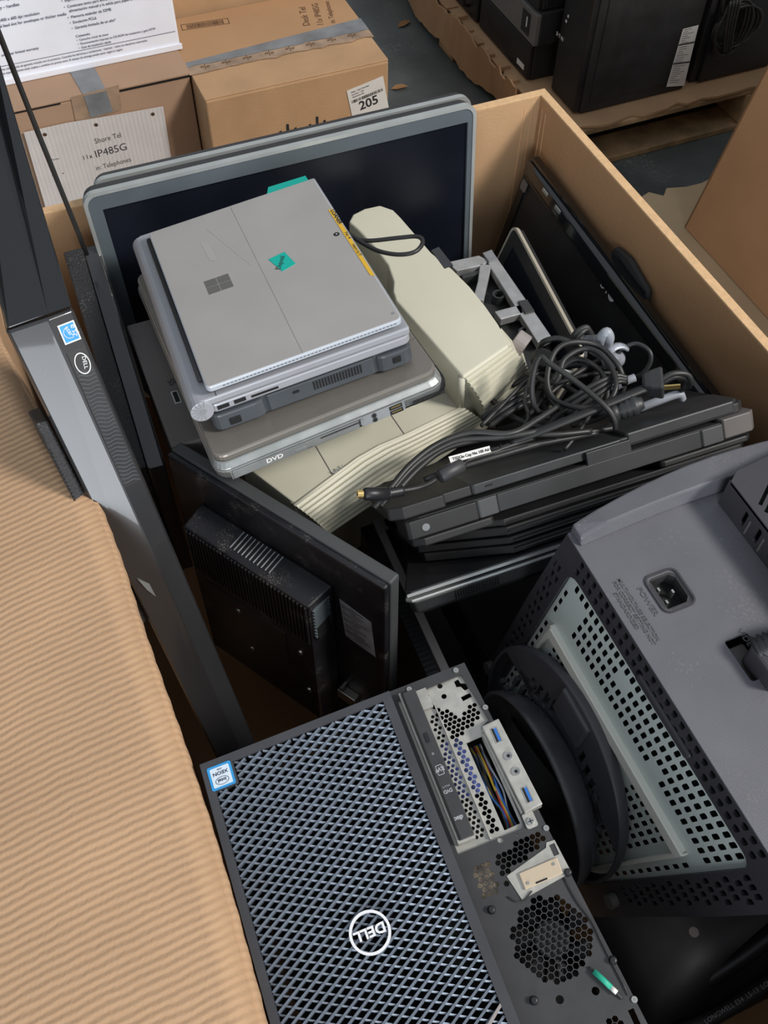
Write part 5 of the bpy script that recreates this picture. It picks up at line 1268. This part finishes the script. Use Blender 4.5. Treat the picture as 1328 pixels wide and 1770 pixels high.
# two-pin plug
plg = thing('power_plug', 'black two-pin power plug with brass prongs near the right wall', 'plug', Matrix.Translation(z4(985, 590, .845)))
PL = Matrix.Translation(-z4(985, 590, .845))
c0 = z4(952, 595, .845); c1 = z4(1015, 590, .850); ax_ = (c1 - c0).normalized(); sd_ = Vector((0, 0, 1)).cross(ax_).normalized(); up2 = ax_.cross(sd_)
pb = MB()
def prng(c, hw, hh_): return [c + sd_ * (hw * a) + up2 * (hh_ * b) for a, b in ((-1, -1), (1, -1), (1, 1), (-1, 1))]
pb.loft([prng(c0, .009, .007), prng(c0.lerp(c1, .4), .013, .009), prng(c1, .016, .011)])
part('body', pb.xform(PL), CHAS, plg, .003)
for s in (-1, 1):
    a = c1 + sd_ * (.0075 * s); part('prong', MB().hexa([a + sd_ * -.001 + up2 * -.003, a + sd_ * .001 + up2 * -.003, a + sd_ * .001 + up2 * -.003 + ax_ * .017, a + sd_ * -.001 + up2 * -.003 + ax_ * .017], [a + sd_ * -.001 + up2 * .003, a + sd_ * .001 + up2 * .003, a + sd_ * .001 + up2 * .003 + ax_ * .017, a + sd_ * -.001 + up2 * .003 + ax_ * .017]).xform(PL), GOLD, plg)
# round strain-relief connector
cn = thing('cable_connector', 'dark grey round connector with ribbed neck below the two-pin plug', 'connector', Matrix.Translation(z4(900, 665, .835)))
p0 = z4(850, 685, .828); p1 = z4(955, 650, .842); CNM = Matrix.Translation(-z4(900, 665, .835))
rad = [.010, .012, .0125, .011, .0095, .0125, .0100, .0125, .0100, .0125, .0095, .0075, .0065]
part('body', MB().tube([p0.lerp(p1, i / 12) for i in range(13)], rad, 16).xform(CNM), LATG, cn)
part('flange', MB().box((-.012, -.006, -.012), (.006, .012, .002)), LATG, cn, .004)
# charger lead with barrel tip, ferrite and paper tag
ch_ = thing('charger_lead', 'black laptop charger lead with gold barrel tip lying on the ribbed front', 'cable', Matrix.Translation(z3(60, 1160, .842)))
CHM = Matrix.Translation(-z3(60, 1160, .842))
t0, t1, t2, t3 = z3(-82, 1158, .850), z3(-45, 1158, .849), z3(110, 1155, .842), z3(205, 1137, .838)
part('barrel_tip', MB().cyl(t0, t1, .0042, 18).xform(CHM), GOLD, ch_)
part('barrel_hole', MB().cyl(t0 - (t1 - t0) * .01, t0, .0026, 14).xform(CHM), HOLE, ch_)
part('grip', MB().tube([t1, t1.lerp(t2, .1), t2], [.0050, .0066, .0066], 14).xform(CHM), BLK, ch_)
part('strain_relief', MB().tube([t2.lerp(t3, k / 9) for k in range(10)], [.0058 if k % 2 else .0046 for k in range(10)], 12).xform(CHM), BLK, ch_)
part('lead', MB().tube(catmull([t3, z3(300, 1120, .834), z3(370, 1095, .830), z3(420, 1065, .828)], 6), .0026, 8).xform(CHM), CABLE, ch_)
f0, f1 = z3(440, 1050, .828), z3(590, 970, .828)
part('ferrite', MB().tube([f0, f0.lerp(f1, .06), f0.lerp(f1, .94), f1], [.0060, .0078, .0078, .0060], 16).xform(CHM), CHAS, ch_)
part('lead', MB().tube(catmull([f1, z3(640, 935, .826), z3(760, 900, .824), z3(900, 850, .822), z3(1050, 800, .822)], 6), .0028, 8).xform(CHM), CABLE, ch_)
g0, g1, g2, g3 = z3(500, 920, .836), z3(762, 850, .836), z3(772, 888, .834), z3(515, 962, .834)
tg = part('paper_tag', MB().hexa([p - Vector((0, 0, .0006)) for p in (g0, g1, g2, g3)], [g0, g1, g2, g3]).xform(CHM), LABW, ch_)
part('tag_print', text_mesh([('TSSX3n Cnp No 100 Ad Power Supply', .003, -.0055, .0046, 0, .88, 'LEFT', .01)], CHM @ frame(g0 + Vector((0, 0, .0004)), g1 - g0, g0 - g3)), INK, tg)
# black loop of wire beside tablet
def fl_(px, py, d): return on(px, py, TS - Vector([RS[i][2] for i in range(3)]) * d, Vector([RS[i][2] for i in range(3)]))
cord('black wire loop lying on the cream block beside the tablet', [[fl_(596, 398, .040), fl_(612, 412, .046), fl_(640, 416, .046), fl_(690, 411, .045), fl_(722, 409, .044), fl_(731, 419, .0455), fl_(718, 435, .046), fl_(690, 440, .0465), fl_(655, 434, .0465), fl_(625, 419, .046), fl_(598, 400, .042)]], .0026, CABLE, 'wire_loop')
